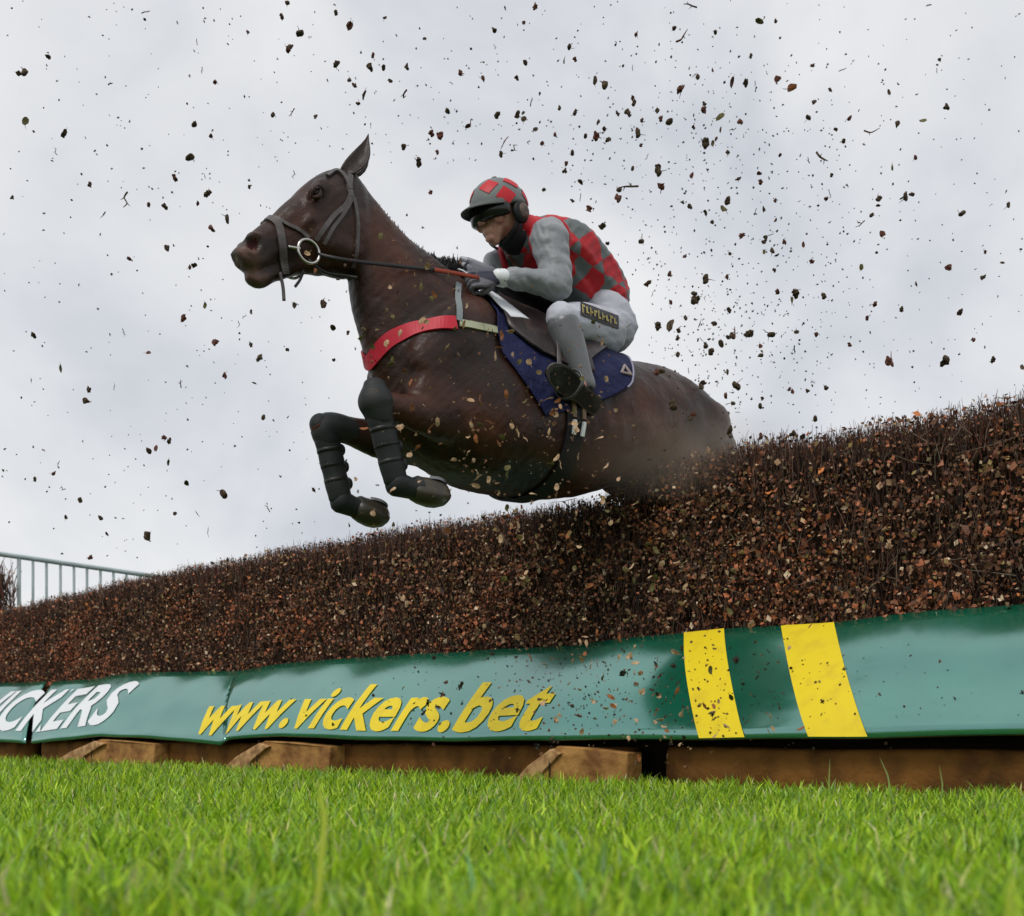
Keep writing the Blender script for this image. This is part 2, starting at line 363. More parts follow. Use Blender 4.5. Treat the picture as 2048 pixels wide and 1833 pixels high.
V1 = leaf_arrays(fpN(s, off, z0), nr, r.uniform(.004, .0125, n) * np.where(r.uniform(0, 1, n) < .14, 1.7, 1), lc, r)
n = 9000; s = sample_s(n, r); off = HOFF + TH * r.uniform(-.03, 1, n); nr = Zv[None] + r.normal(0, .6, (n, 3)); nr /= np.linalg.norm(nr, axis=1, keepdims=True)
V2 = leaf_arrays(fpN(s, off, hedge_top(s) - r.uniform(0, .05, n)), nr, r.uniform(.005, .013, n), leaf_col(n), r)
V, Q, Cc = join([V1, V2])
lf_m = mat('dead_leaf', rough=.65, spec=.3, attr='tint', trans=.15)
o = link('dead_leaves', mesh_np('dead_leaves', V, Q, col=Cc), lf_m, fence); tag(o, kind='stuff')

# ------------------------------------------------------------------ timber at the foot
wood_m = mat('weathered_timber', (.22, .095, .022), .8, .15, noise=(6, (.075, .032, .010), .40, .66), bump=(26, .8, .016))
pale_wood_m = mat('pale_timber', (.40, .21, .065), .8, .15, noise=(8, (.20, .09, .03), .42, .62), bump=(30, .8, .012))
cut_m = mat('sawn_timber', (.52, .31, .14), .75, .25, noise=(22, (.25, .13, .05), .4, .65), bump=(40, .5, .004))
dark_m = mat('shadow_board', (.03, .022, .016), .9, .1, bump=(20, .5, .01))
def beam(sa, sb, offa, h, lab):
    b = MB(); n = 14; rs = []
    for i in range(n + 1):
        s = sa + (sb - sa) * i / n; c = fp(s, offa + .06 + .004 * math.sin(9 * s), h / 2 - .02)
        rs.append(ering(c, -Nv, Zv, .06, h / 2 + .02 + .003 * math.sin(7 * s), 20, 4.5))
    b.rings(rs); return tag(link('timber_beam', b.mesh(), wood_m), lab, 'timber beam', 'timber beams along the foot of the fence')
edges = [2500, 1325, 1240, 670, 625, 300, 275, 75, 40, -400]
bl = ['brown timber beam at grass level under the two yellow stripes', 'brown timber beam at grass level under the yellow web address', 'brown timber beam at grass level left of the yellow web address',
      'brown timber beam at grass level below the white lettering', 'brown timber beam at the far left edge, beyond the gap in the banners']
for i in range(0, 10, 2):
    beam(s_of(edges[i], CT), s_of(edges[i + 1], CT), .03, .165, bl[i // 2])
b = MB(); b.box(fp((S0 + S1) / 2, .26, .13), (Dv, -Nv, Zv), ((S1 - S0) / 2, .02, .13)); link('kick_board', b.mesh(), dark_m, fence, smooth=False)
def wedge(pxl, pxt, pxr, h, lab):
    """sawn strut end: slopes up from the left, flat-topped, leaning on the beam"""
    sl, st, sr = s_of(pxl, CT + .1), s_of(pxt, CT + .1), s_of(pxr, CT + .1); f0 = -.075; f1 = .035
    e = empty('timber_wedge', fp((sl + sr) / 2, 0, 0), lab, 'timber wedge', 'sawn wedges under the banner')
    b = MB(); prof = [(sl, -.02), (sl + (st - sl) * .12, .035), (sl + (st - sl) * .5, h * .55), (st, h), (st + (sr - st) * .45, h - .006), (sr, h * .86), (sr, -.02)]
    k = len(prof); v = [fp(s, f0 + .012 * math.sin(3 * i), z) for i, (s, z) in enumerate(prof)] + [fp(s, f1, z) for s, z in prof]
    b.add(v, [tuple(range(k)), tuple(range(2 * k - 1, k - 1, -1))] + [(i, k + i, k + (i + 1) % k, (i + 1) % k) for i in range(k)])
    o = link('block', b.mesh(), pale_wood_m, e, smooth=False); bv = o.modifiers.new('b', 'BEVEL'); bv.width = .006; bv.segments = 2
    b = MB(); zs = [(-.02, .0), (.40, .52), (.95, .97)]      # pale sawn end grain, a chamfered slab along the sloping edge
    v = []; w_ = (st - sl) * .55
    for k_, (q, zz) in enumerate(zs):
        s0 = sl + (st - sl) * q; z0_ = h * zz + .004
        v += [fp(s0 + .012, f0 - .014, z0_ - .012), fp(s0 + w_ * (.9 - .25 * k_), f0 - .010 - .006 * k_, z0_ - .03), fp(s0 + w_ * (.9 - .25 * k_), f1 - .01, z0_ - .012), fp(s0, f1 - .01, z0_ + .006)]
    b.add(v, [(0, 1, 2, 3), (8, 11, 10, 9)] + [(4 * k_ + a, 4 * k_ + 4 + a, 4 * k_ + 4 + (a + 1) % 4, 4 * k_ + (a + 1) % 4) for k_ in range(2) for a in range(4)])
    o = link('split_face', b.mesh(), cut_m, e, smooth=False); bv = o.modifiers.new('b', 'BEVEL'); bv.width = .004
    b = MB(); b.tube([fp(st - (st - sl) * .12, f0 - .012, -.01), fp(st - (st - sl) * .10, f0 - .016, h * .55), fp(st - (st - sl) * .1, f0 - .004, h)], [.004] * 3, seg=6, sub=3)
    link('binding_wire', b.mesh(), dark_m, e)
wedge(1022, 1105, 1245, .165, 'split timber wedge at the fence foot below the end of the web address')
wedge(438, 520, 650, .175, 'split timber wedge at the fence foot below the start of the web address')
wedge(103, 190, 300, .175, 'split timber wedge at the fence foot below the end of the white lettering')

# ------------------------------------------------------------------ banner boards
CB = CT + .055      # bottom edge plane
CTOP = CH + .035    # top edge plane
top_px = [(-500, 1398), (0, 1367), (170, 1360), (262, 1346), (440, 1343), (480, 1342), (575, 1326), (760, 1313), (1000, 1299), (1160, 1290), (1250, 1276), (1470, 1257), (1660, 1246), (1850, 1223), (2048, 1208), (2500, 1160)]
bot_px = [(-500, 1487), (0, 1483), (58, 1487), (200, 1472), (300, 1476), (440, 1489), (452, 1478), (560, 1471), (700, 1478), (900, 1481), (1160, 1478), (1400, 1477), (1735, 1474), (2048, 1467), (2500, 1455)]
def edge_fn(lst, c):
    ss_ = np.array([s_of(px, c) for px, _ in lst]); zz = np.array([z_of(px, py, c) for px, py in lst]); i = np.argsort(ss_)
    return lambda s: np.interp(s, ss_[i], zz[i])
ztop, zbot = edge_fn(top_px, CTOP), edge_fn(bot_px, CB)
sb_top, sb_bot = lambda px: s_of(px, CTOP), lambda px: s_of(px, CB)
def Bd(s, t, lift=0.0):
    zb, zt = float(zbot(s)), float(ztop(s)); offb, offt = CT - CB, CT - CTOP
    # profile: rounded padded nose at the bottom, gently hollow above
    tt = t; bul = .018 * math.sin(math.pi * t) + .005 * math.sin(s * 4.2 + 2.1 * t) * math.sin(math.pi * t) + .0025 * math.sin(s * 9.7 + 3 * t)
    off = offb + (offt - offb) * (tt ** 1.12); z = zb + (zt - zb) * tt
    q = fp(s, off, z); nb = Nv * .82 + Zv * .57
    return q + nb * (bul + lift)
def board(sa_b, sa_t, sb_b, sb_t, name, lab, m):
    """from left edge (sa) to right edge (sb); bottom and top s may differ (slanted ends)"""
    nu, nv = 90, 12; v = []; f = []
    for side in (0, 1):
        for i in range(nu + 1):
            for j in range(nv + 1):
                t = j / nv; a = sa_b + (sa_t - sa_b) * t; b_ = sb_b + (sb_t - sb_b) * t; s = a + (b_ - a) * i / nu
                v.append(Bd(s, t, -.012 * side))
    K = (nu + 1) * (nv + 1); I = lambda i, j: i * (nv + 1) + j
    for i in range(nu):
        for j in range(nv):
            f.append((I(i, j), I(i + 1, j), I(i + 1, j + 1), I(i, j + 1))); f.append((K + I(i, j), K + I(i, j + 1), K + I(i + 1, j + 1), K + I(i + 1, j)))
    for i in range(nu):
        f.append((I(i, 0), K + I(i, 0), K + I(i + 1, 0), I(i + 1, 0))); f.append((I(i, nv), I(i + 1, nv), K + I(i + 1, nv), K + I(i, nv)))
    for j in range(nv):
        f.append((I(0, j), I(0, j + 1), K + I(0, j + 1), K + I(0, j))); f.append((I(nu, j), K + I(nu, j), K + I(nu, j + 1), I(nu, j + 1)))
    mb = MB(); mb.add(v, f)
    e = empty('sponsor_banner', fp((sa_b + sb_b) / 2, 0, 0), lab, 'banner')
    link('vinyl_sheet', mb.mesh(), m, e); return e
vin_m = mat('green_vinyl', (.004, .12, .065), .17, 1.0, noise=(4, (.005, .095, .052), .4, .6), bump=(5, .05, .02), coat=.6, ior=2.15, coatr=.10)
vb = vin_m.node_tree.nodes['Principled BSDF']; vb.inputs['Specular Tint'].default_value = (.55, 1, .95, 1); vb.inputs['Coat IOR'].default_value = 1.8
yel_m = mat('yellow_print', (.84, .64, .02), .4, .3, noise=(16, (.74, .55, .025), .5, .72))
wht_m = mat('white_print', (.80, .82, .84), .4, .4)
sC = sb_bot(447)
e3 = board(sC, sb_top(470), S0 - .1, S0 - .1, 'banner', 'long green vinyl banner with yellow web address and two yellow stripes', vin_m)
e2 = board(sb_bot(62), sb_top(105), sC - .02, sb_top(470) - .02, 'banner', 'green vinyl banner with the white letters KERS at the lower left', vin_m)
e1 = board(sb_bot(-420), sb_top(-420), sb_bot(50), sb_top(92), 'banner', 'green vinyl banner at the far left edge with the white letters VIC', vin_m)
def stripe(px_bl, px_br, px_tl, px_tr, lab):
    mb = MB(); v = []; nv = 14; f = []; nu = 6
    for j in range(nv + 1):
        t = j / nv
        for i in range(nu + 1):
            q = i / nu
            sbm = sb_bot(px_bl + (px_br - px_bl) * q); stp = sb_top(px_tl + (px_tr - px_tl) * q); v.append(Bd(sbm + (stp - sbm) * t, t, .0035))
    for j in range(nv):
        for i in range(nu): a = j * (nu + 1) + i; f.append((a, a + 1, a + nu + 2, a + nu + 1))
    mb.add(v, f); o = link('stripe', mb.mesh(), yel_m, e3); o['label'] = lab
stripe(1398, 1490, 1368, 1449, 'narrower yellow stripe'); stripe(1617, 1735, 1562, 1668, 'wider yellow stripe')
def text_tris(body, shear, offset):
    cu = bpy.data.curves.new('t', 'FONT'); cu.body = body; cu.shear = shear; cu.offset = offset; cu.space_character = 1.06; cu.size = 1; cu.resolution_u = 4
    o = bpy.data.objects.new('tmp', cu); C.objects.link(o); me = evaluated(o)
    V = np.array([v.co[:] for v in me.vertices]); Fc = [tuple(p.vertices) for p in me.polygons]; bpy.data.meshes.remove(me); return V, Fc
def lettering(body, fmap, name, m, parent, shear=.28, offset=.022, lo=None, hi=None):
    import bmesh
    V, Fc = text_tris(body, shear, offset); x0, x1 = V[:, 0].min(), V[:, 0].max(); bm = bmesh.new(); vs = [bm.verts.new(v) for v in V]
    for f in Fc:
        try: bm.faces.new([vs[i] for i in f])
        except ValueError: pass
    X = lambda q: x0 + (x1 - x0) * q
    cut = lambda co, no, **k: bmesh.ops.bisect_plane(bm, geom=bm.verts[:] + bm.edges[:] + bm.faces[:], plane_co=co, plane_no=no, **k)
    if lo is not None: cut((X(lo), 0, 0), (1, -shear, 0), clear_inner=True)
    if hi is not None: cut((X(hi), 0, 0), (1, -shear, 0), clear_outer=True)
    for k in range(1, 40): cut((X(k / 40), 0, 0), (1, 0, 0))
    for k in range(1, 4): cut((0, k * .2, 0), (0, 1, 0))
    bm.verts.index_update(); mb = MB(); mb.add([fmap((v.co.x - x0) / (x1 - x0), v.co.y) for v in bm.verts], [tuple(v.index for v in f.verts) for f in bm.faces]); bm.free()
    return link(name, mb.mesh(), m, parent, smooth=False)
def url_map(x, y):
    sl, sr = s_of(398, CB - .05), s_of(1092, CB - .05); return Bd(sl + (sr - sl) * x, .095 + .02 * (1 - x) + y * .70, .0045)
lettering('www.vickers.bet', url_map, 'lettering', yel_m, e3, offset=.028, shear=.17)
xs = .535; vs_, vr = s_of(64, CB - .02), s_of(214, CB - .02); vl = vs_ + (vs_ - vr) * xs / (1 - xs)
def vic_map(x, y): return Bd(vl + (vr - vl) * x, .19 + y * .90, .0045)
lettering('VICKERS', vic_map, 'lettering', wht_m, e1, shear=.20, offset=.03, hi=xs - .012)
lettering('VICKERS', vic_map, 'lettering', wht_m, e2, shear=.20, offset=.03, lo=xs + .008)

# ------------------------------------------------------------------ background: wing rail and brush wing, far left
rail_m = mat('painted_rail', (.42, .50, .50), .45, .5, noise=(6, (.34, .41, .41), .4, .6))
def at(px, py, Y): return np.array([(px - W2) / F2 * Y, Y, CAMH + (HZ - py) / F2 * Y])
ra, rb = at(-60, 1100, 9.9), at(330, 1156, 11.3)
rail = empty('wing_rail', ((ra[0] + rb[0]) / 2, (ra[1] + rb[1]) / 2, 0), 'pale grey metal railing rising behind the left end of the fence', 'railing')
mb = MB(); mb.tube([ra, (ra + rb) / 2, rb], [.025] * 3, seg=10); link('top_rail', mb.mesh(), rail_m, rail)
mb = MB(); mb.tube([ra * (1, 1, 0) + Zv * .5, rb * (1, 1, 0) + Zv * .5], [.02] * 2, seg=8); link('lower_rail', mb.mesh(), rail_m, rail)
for k, pxp in enumerate([-45, -15, 38, 66, 93, 121, 148, 174, 201, 227, 253, 280, 306]):
    q = (pxp + 60) / 390; q = q * 9.9 / (11.3 + (9.9 - 11.3) * q); c = ra + (rb - ra) * q
    mb = MB(); mb.tube([c * (1, 1, 0), c - Zv * .03], [.014 if k != 2 else .020] * 2, seg=8, sub=2); link('post', mb.mesh(), rail_m, rail)
# dark brush wing at the left picture edge
n = 2600; r2 = np.random.default_rng(9); c0 = at(-28, 1466, 10.1)
bx = c0[None] * np.array([[1, 1, 0]]) + np.stack([r2.normal(0, .11, n), r2.normal(0, .14, n), r2.uniform(.0, 1.68, n)], 1)
tp = bx + np.stack([r2.normal(0, .05, n), r2.normal(0, .05, n), r2.uniform(.12, .32, n)], 1)
V1 = stick_arrays(bx, tp, r2.uniform(.003, .008, n), tw_pal[r2.choice(6, n)] * 1.1, r2)
nn = r2.normal(size=(1500, 3)); nn /= np.linalg.norm(nn, axis=1, keepdims=True)
V2 = leaf_arrays(bx[:1500] + (0, 0, .15), nn, r2.uniform(.01, .02, 1500), lf_pal[r2.choice(8, 1500)] * .8, r2)
V, Q, Cc = join([V1, V2])
tag(link('brush_bush', mesh_np('brush_bush', V, Q, col=Cc), tw_m, origin=c0 * (1, 1, 0)), 'dark twiggy bush at the left edge beside the pale railing', 'bush')

# ------------------------------------------------------------------ the horse
coat_m = mat('dark_bay_coat', (.021, .0105, .0075), .42, .28, noise=(3.8, (.085, .028, .014), .44, .72), bump=(30, .7, .007), sheen=.0)
dkleg_m = mat('black_neoprene', (.016, .018, .019), .6, .35, bump=(120, .3, .002), noise=(9, (.03, .032, .03), .45, .7))
hoof_m = mat('hoof_horn', (.045, .038, .028), .4, .5, noise=(14, (.10, .075, .045), .45, .7), bump=(30, .3, .003))
muzzle_m = mat('muzzle_skin', (.035, .028, .026), .5, .4, noise=(16, (.17, .085, .065), .46, .62), bump=(60, .4, .004))
eye_m = mat('eye', (.004, .003, .003), .22, .5)
horse = empty('racehorse', H(0, 0, 0), 'dark bay racehorse jumping left over the fence, forelegs tucked', 'horse')
hb = MB()
def body_ring(u, b, t, hw, egg=.12, ex=2.25, seg=32):
    o = []; c = (b + t) / 2; h = (t - b) / 2
    for j in range(seg):
        th = 2 * math.pi * j / seg; x, y = math.cos(th), math.sin(th)
        x = math.copysign(abs(x) ** (2 / ex), x); y = math.copysign(abs(y) ** (2 / ex), y)
        o.append(H(u, hw * x * (1 - egg * y - .10 * max(0, y) ** 2), c + h * y))
    return o
tor = np.array([  # u, bottom, top, half width, egg
    (.955, 1.52, 1.70, .05, .0), (.92, 1.43, 1.78, .12, .0), (.86, 1.34, 1.84, .17, .05), (.78, 1.27, 1.90, .205, .15), (.68, 1.225, 1.93, .225, .34), (.55, 1.195, 1.945, .245, .46),
    (.40, 1.185, 1.935, .27, .38), (.22, 1.187, 1.90, .29, .20), (.02, 1.22, 1.85, .305, .08), (-.18, 1.285, 1.835, .30, .05), (-.36, 1.345, 1.855, .28, .08),
    (-.50, 1.36, 1.85, .265, .12), (-.62, 1.36, 1.79, .255, .12), (-.74, 1.36, 1.70, .23, .08), (-.84, 1.38, 1.60, .17, .0), (-.90, 1.42, 1.53, .09, .0)])
hb.rings([body_ring(*a) for a in cr_interp(tor, 4)])
def pair_rings(lst, ex=2.2, sub=4, v0=0.0):
    """lst: (top px,py),(bottom px,py), half width"""
    A = np.array([np.concatenate([P(*t, v0), P(*b, v0), [hw]]) for t, b, hw in lst]); A = cr_interp(A, sub); rs = []
    for a in A:
        t, b, hw = a[:3], a[3:6], a[6]; c = (t + b) / 2; rs.append(ering(c, Lh, (t - c), hw, 1.0, 28, ex))
    return rs
hb.rings(pair_rings([((707, 352), (706, 548), .070), ((745, 402), (707, 590), .078), ((795, 462), (716, 640), .092), ((848, 512), (732, 700), .118), ((910, 556), (752, 765), .140), ((985, 625), (800, 860), .17)]))
hb.rings(pair_rings([((716, 372), (728, 530), .070), ((692, 345), (722, 546), .090), ((650, 345), (692, 556), .102), ((615, 364), (652, 549), .094), ((575, 402), (618, 542), .072),
                     ((540, 434), (588, 540), .058), ((512, 458), (556, 542), .052), ((490, 476), (530, 546), .054), ((474, 492), (503, 548), .052), ((464, 503), (482, 534), .040)], ex=2.35))
# lower jaw and lip
hb.rings(pair_rings([((640, 520), (650, 550), .05), ((590, 520), (596, 550), .036), ((550, 530), (556, 562), .034), ((525, 535), (530, 574), .036), ((503, 542), (508, 572), .034), ((490, 546), (494, 562), .022)], ex=2.3))
for fn in (lambda p: p, mir):
    sg = 1 if fn(Oh + Lh)[1] < Oh[1] else -1
    hb.ball(fn(P(676, 474, .066)), (Fh, Lh, Zv), (.105, .032, .080), 12)              # cheek
    hb.tube([fn(P(625, 435, .080)), fn(P(598, 458, .064)), fn(P(570, 478, .050))], [(.008, .010)] * 3, side=Lh)  # facial crest
    hb.ball(fn(P(640, 378, .068)), (Fh * .64 - Zv * .77, Lh, Zv * .64 + Fh * .77), (.045, .030, .028), 10)       # brow
    hb.ball(fn(P(512, 484, .042)), (Fh, Lh, Zv), (.036, .017, .030), 10)
    hb.tube([H(.54, sg * .13, 1.78), H(.68, sg * .17, 1.68), H(.84, sg * .150, 1.53)], [(.05, .12), (.06, .14), (.06, .11)], side=Lh)
    hb.tube([H(.84, sg * .145, 1.50), H(.72, sg * .165, 1.42), H(.62, sg * .16, 1.42)], [(.06, .11), (.07, .12), (.05, .08)], side=Lh)
    hb.ball(H(-.50, sg * .13, 1.62), (Fh * .93 + Zv * .37, Lh, Zv * .93 - Fh * .37), (.25, .125, .17), 14)
    hb.ball(H(-.43, sg * .17, 1.47), (Fh, Lh, Zv), (.18, .095, .17), 14)
# fore legs as limbs of the body
ELB = []
def foreleg(knee, fet, sg, elbow_u, elbow_w):
    ELB.append(H(elbow_u, sg * .165, elbow_w))
    K, Fe = np.array(knee), np.array(fet); E = H(elbow_u, sg * .165, elbow_w)
    hb.tube([E, E * .55 + K * .45 + Zv * (-.006), E * .2 + K * .8, K], [(.060, .085), (.060, .080), (.044, .052), (.042, .048)], side=Lh)
    hb.tube([K + (K - E) * .03, K * .75 + Fe * .25, K * .3 + Fe * .7, Fe], [(.040, .046), (.030, .036), (.027, .034), (.034, .038)], side=Lh)
KN, FN, TN = P(752, 806, .15), P(793, 968, .15), P(888, 986, .15)
KF, FF, TF = P(648, 852, -.15), P(682, 1003, -.15), P(768, 1030, -.15)
foreleg(KN, FN, 1, .64, 1.37); foreleg(KF, FF, -1, .64, 1.36)
for Fe, To in ((FN, TN), (FF, TF)):
    d = To - Fe; hb.tube([Fe, Fe + d * .25 - Zv * .014, Fe + d * .5 - Zv * .012], [(.034, .036), (.030, .032), (.036, .036)], side=Lh)
# hind legs, trailing behind and above the brush
hind = []
for sg, du in ((1, 0), (-1, -.1)):
    ST, HK = H(-.54 + du * .3, sg * .15, 1.44), H(-.96 + du, sg * .13, 1.42)
    FT, TO = H(-1.26 + du, sg * .13, 1.36), H(-1.42 + du, sg * .13, 1.30)
    hb.tube([H(-.60, sg * .15, 1.62), ST * .5 + H(-.72, sg * .17, 1.5) * .5, H(-.82 + du, sg * .14, 1.44), HK], [(.12, .17), (.10, .14), (.055, .07), (.036, .048)], side=Lh)
    hb.tube([HK - Fh * .02, HK * .6 + FT * .4, FT], [(.036, .05), (.027, .032), (.033, .037)], side=Lh)
    hb.tube([FT, (FT + TO) / 2 - Zv * .01, TO], [(.031, .034), (.028, .030), (.034, .036)], side=Lh); hind.append((FT, TO))
hm = remesh(hb, .0085, 3, .5)
def relax(me, wfun, it):
    n = len(me.vertices); co = np.empty(n * 3); me.vertices.foreach_get('co', co); co = co.reshape(-1, 3)
    ed = np.empty(len(me.edges) * 2, dtype=np.int32); me.edges.foreach_get('vertices', ed); ed = ed.reshape(-1, 2)
    deg = np.bincount(ed.ravel(), minlength=n)[:, None]; w = wfun(co)[:, None]
    for _ in range(it):
        acc = np.zeros_like(co); np.add.at(acc, ed[:, 0], co[ed[:, 1]]); np.add.at(acc, ed[:, 1], co[ed[:, 0]]); co = co + w * (acc / deg - co)
    return co
def relax_w(co):
    u = (co - Oh) @ Fh; z = co[:, 2]; return np.where((u > 1.02) & (z > 1.6), .0, np.where((u > .88) & (z < 1.46), .06, .62))
co = relax(hm, relax_w, 20)
hm.vertices.foreach_set('co', co.ravel()); hm.update()
nor = np.empty(len(co) * 3); hm.vertices.foreach_get('normal', nor); nor = nor.reshape(-1, 3)
def dent(c, ax, r3_, depth, rim=0.0):
    d = co - np.array(c); q = np.sqrt(((d @ np.array(ax[0])) / r3_[0]) ** 2 + ((d @ np.array(ax[1])) / r3_[1]) ** 2 + ((d @ np.array(ax[2])) / r3_[2]) ** 2)
    f = -depth * np.clip(1 - q, 0, 1) ** .6 + rim * np.exp(-((q - 1.15) / .28) ** 2); return nor * f[:, None] * (q < 2)[:, None], q
NOSE_AX = (Fh * .75 + Zv * .66, Lh, Zv * .75 - Fh * .66)
EYE_AX = (Fh * .64 - Zv * .77, Lh, Zv * .64 + Fh * .77)
dsp = 0; nos = []
for fn in (lambda p: p, mir):
    a_, q_ = dent(fn(P(510, 486, .056)), NOSE_AX, (.024, .05, .032), .020, .004); dsp = dsp + a_; nos.append(q_)
    a_, q_ = dent(fn(P(632, 386, .094)), EYE_AX, (.030, .05, .018), .010, .006); dsp = dsp + a_
    for (x0_, y0_, x1_, y1_) in ((560, 520, 520, 545), (520, 545, 485, 548)):     # mouth line
        A_, B_ = fn(P(x0_, y0_, .04)), fn(P(x1_, y1_, .04)); t_ = np.clip(((co - A_) @ (B_ - A_)) / ((B_ - A_) @ (B_ - A_)), 0, 1); dd = np.linalg.norm(co - (A_ + t_[:, None] * (B_ - A_)), axis=1)
        dsp = dsp - nor * (.008 * np.exp(-(dd / .022) ** 2))[:, None] * .6
gq = lambda a, b, c, d: np.sin(co @ np.array([a, b, c]) + d)
dsp = dsp + nor * (.0022 * gq(21, 9, 15, 0) * gq(-9, 17, 23, 1) + .0014 * gq(43, -22, 31, 2) * gq(12, 39, -27, 1) + .0008 * gq(80, 61, -70, 2) * gq(-60, 33, 75, 1))[:, None]
u_, v_, z_ = (co - Oh) @ Fh, (co - Oh) @ Lh, co[:, 2]
dsp = dsp - nor * (.006 * np.exp(-((u_ - .42 + (z_ - 1.55) * .35) / .035) ** 2) * (np.abs(v_) > .12) * np.clip((1.85 - z_) / .1, 0, 1) * np.clip((z_ - 1.3) / .1, 0, 1))[:, None]     # behind the shoulder
for k_ in range(6): dsp = dsp + nor * (.0022 * np.exp(-((u_ - .30 + .075 * k_ - (z_ - 1.4) * .25) / .018) ** 2) * np.clip((1.62 - z_) / .1, 0, 1) * np.clip((z_ - 1.25) / .1, 0, 1) * (np.abs(v_) > .15))[:, None]   # ribs
hm.vertices.foreach_set('co', (co + dsp).ravel()); hm.update(); nosq = np.minimum(nos[0], nos[1])
# ears added at a finer scale, joined in the same mesh
def ear(sg):
    q = MB(); A, B = P(690, 350, sg * .05), P(737, 268, sg * .055); ax = B - A; n = 9; rs = []
    for i in range(n):
        t = i / (n - 1); w = (.020 + .042 * math.sin(math.pi * min(t * 1.02 + .10, 1)) * (1 - t * .35)) * (1 - t ** 6) + .0015; c = A + ax * t + np.cross(ax, Lh) * .10 * math.sin(math.pi * t)
        f_ = np.cross(ax, Lh); f_ /= np.linalg.norm(f_); side = Lh * .55 * sg + f_ * .83; nr_ = np.cross(ax, side); nr_ /= np.linalg.norm(nr_)
        ring = []
        for j in range(16):
            th = 2 * math.pi * j / 16; x, y = math.cos(th), math.sin(th); ring.append(c + side * w * .62 * x + nr_ * (w * .22 * y - .35 * w * x * x + .1 * w))
        rs.append(ring)
    q.rings(rs); return q
bmv = [tuple(v.co) for v in hm.vertices]; bmf = [tuple(p.vertices) for p in hm.polygons]
full = MB(); full.add(bmv, bmf)
for sg in (1, -1):
    q = ear(sg); full.add(q.v, q.f)
me = full.mesh('horse_body')
# black points below the knee come from boots; muzzle gets its own material
me2 = me
BV = BVHTree.FromPolygons([Vector(v) for v in bmv], bmf)
t = coat_m.node_tree; b = t.nodes['Principled BSDF']; src = b.inputs['Base Color'].links[0].from_socket
tcn = [x for x in t.nodes if x.type == 'TEX_COORD'][0]; dt = N(t, 'ShaderNodeVectorMath', operation='DOT_PRODUCT'); t.links.new(tcn.outputs['Object'], dt.inputs[0])
ua = uvw(P(535, 520)); dt.inputs[1].default_value = tuple(Fh * .93 - Zv * .36); base_ = ua[0] * .93 - ua[2] * .36
nzz = N(t, 'ShaderNodeTexNoise', Scale=14.0, Detail=4.0); t.links.new(tcn.outputs['Object'], nzz.inputs['Vector'])
ad = N(t, 'ShaderNodeMath', operation='MULTIPLY_ADD'); t.links.new(nzz.outputs[0], ad.inputs[0]); ad.inputs[1].default_value = .10; t.links.new(dt.outputs['Value'], ad.inputs[2])
mr_ = N(t, 'ShaderNodeMapRange'); mr_.inputs['From Min'].default_value = base_ + .05; mr_.inputs['From Max'].default_value = base_ + .13; t.links.new(ad.outputs[0], mr_.inputs['Value'])
rp = N(t, 'ShaderNodeValToRGB'); t.links.new(nzz.outputs[0], rp.inputs[0]); rp.color_ramp.elements[0].position = .42; rp.color_ramp.elements[0].color = (.035, .03, .028, 1); rp.color_ramp.elements[1].position = .64; rp.color_ramp.elements[1].color = (.14, .075, .058, 1)
mxx = N(t, 'ShaderNodeMix', data_type='RGBA'); t.links.new(mr_.outputs[0], mxx.inputs[0]); t.links.new(src, mxx.inputs[6]); t.links.new(rp.outputs[0], mxx.inputs[7]); t.links.new(mxx.outputs[2], b.inputs['Base Color'])
body = link('body', me, [coat_m, muzzle_m, mat('nostril', (.05, .012, .010), .7, .2)], horse)
og = ORG[body.name]
for p in me.polygons:
    c = p.center + og; u, v, w = uvw(c)
    a = uvw(P(535, 520))
    vi = p.vertices[0]
    if vi < len(nosq) and nosq[vi] < .72: p.material_index = 2
blk_m = mat('dark_leather', (.012, .011, .011), .45, .4)
shoe_m = mat('shoe_steel', (.25, .25, .26), .4, .5, metal=.8)
def cyl_boot(a, b, r0, r1, name, ridges=True, cap=False, wid=.85):
    mb = MB(); a, b = np.array(a), np.array(b); d = b - a; L = np.linalg.norm(d); pts, rad = [], []
    for i in range(15):
        t = i / 14; rr = r0 + (r1 - r0) * t + (.0012 * math.sin(t * 17 + 1) if ridges else 0); pts.append(a + d * t); rad.append((rr * wid, rr))
    mb.tube(pts, rad, side=Lh, seg=20, sub=1)
    if ridges:
        bk = np.cross(Lh, d / L); bk = bk if bk.dot(-Fh) > 0 else -bk
        for t in (.22, .5, .78): mb.ball(a + d * t + bk * r0 * .92, (Fh, Lh, Zv), (.019, .022, .024), 8)
    o_ = link(name, mb.mesh(), dkleg_m, horse); n_ = d / L; bb = np.cross(Lh, n_)
    for t in (.2, .45, .7):       # closing straps
        m_ = MB(); rr = r0 + (r1 - r0) * t + .0006
        m_.rings([ering(a + d * (t + q), Lh, bb, rr * wid + e_, rr + e_, 22) for q, e_ in ((-.036, -.003), (-.033, .0002), (.033, .0002), (.036, -.003))]); link('strap', m_.mesh(), blk_m, o_)
    return o_
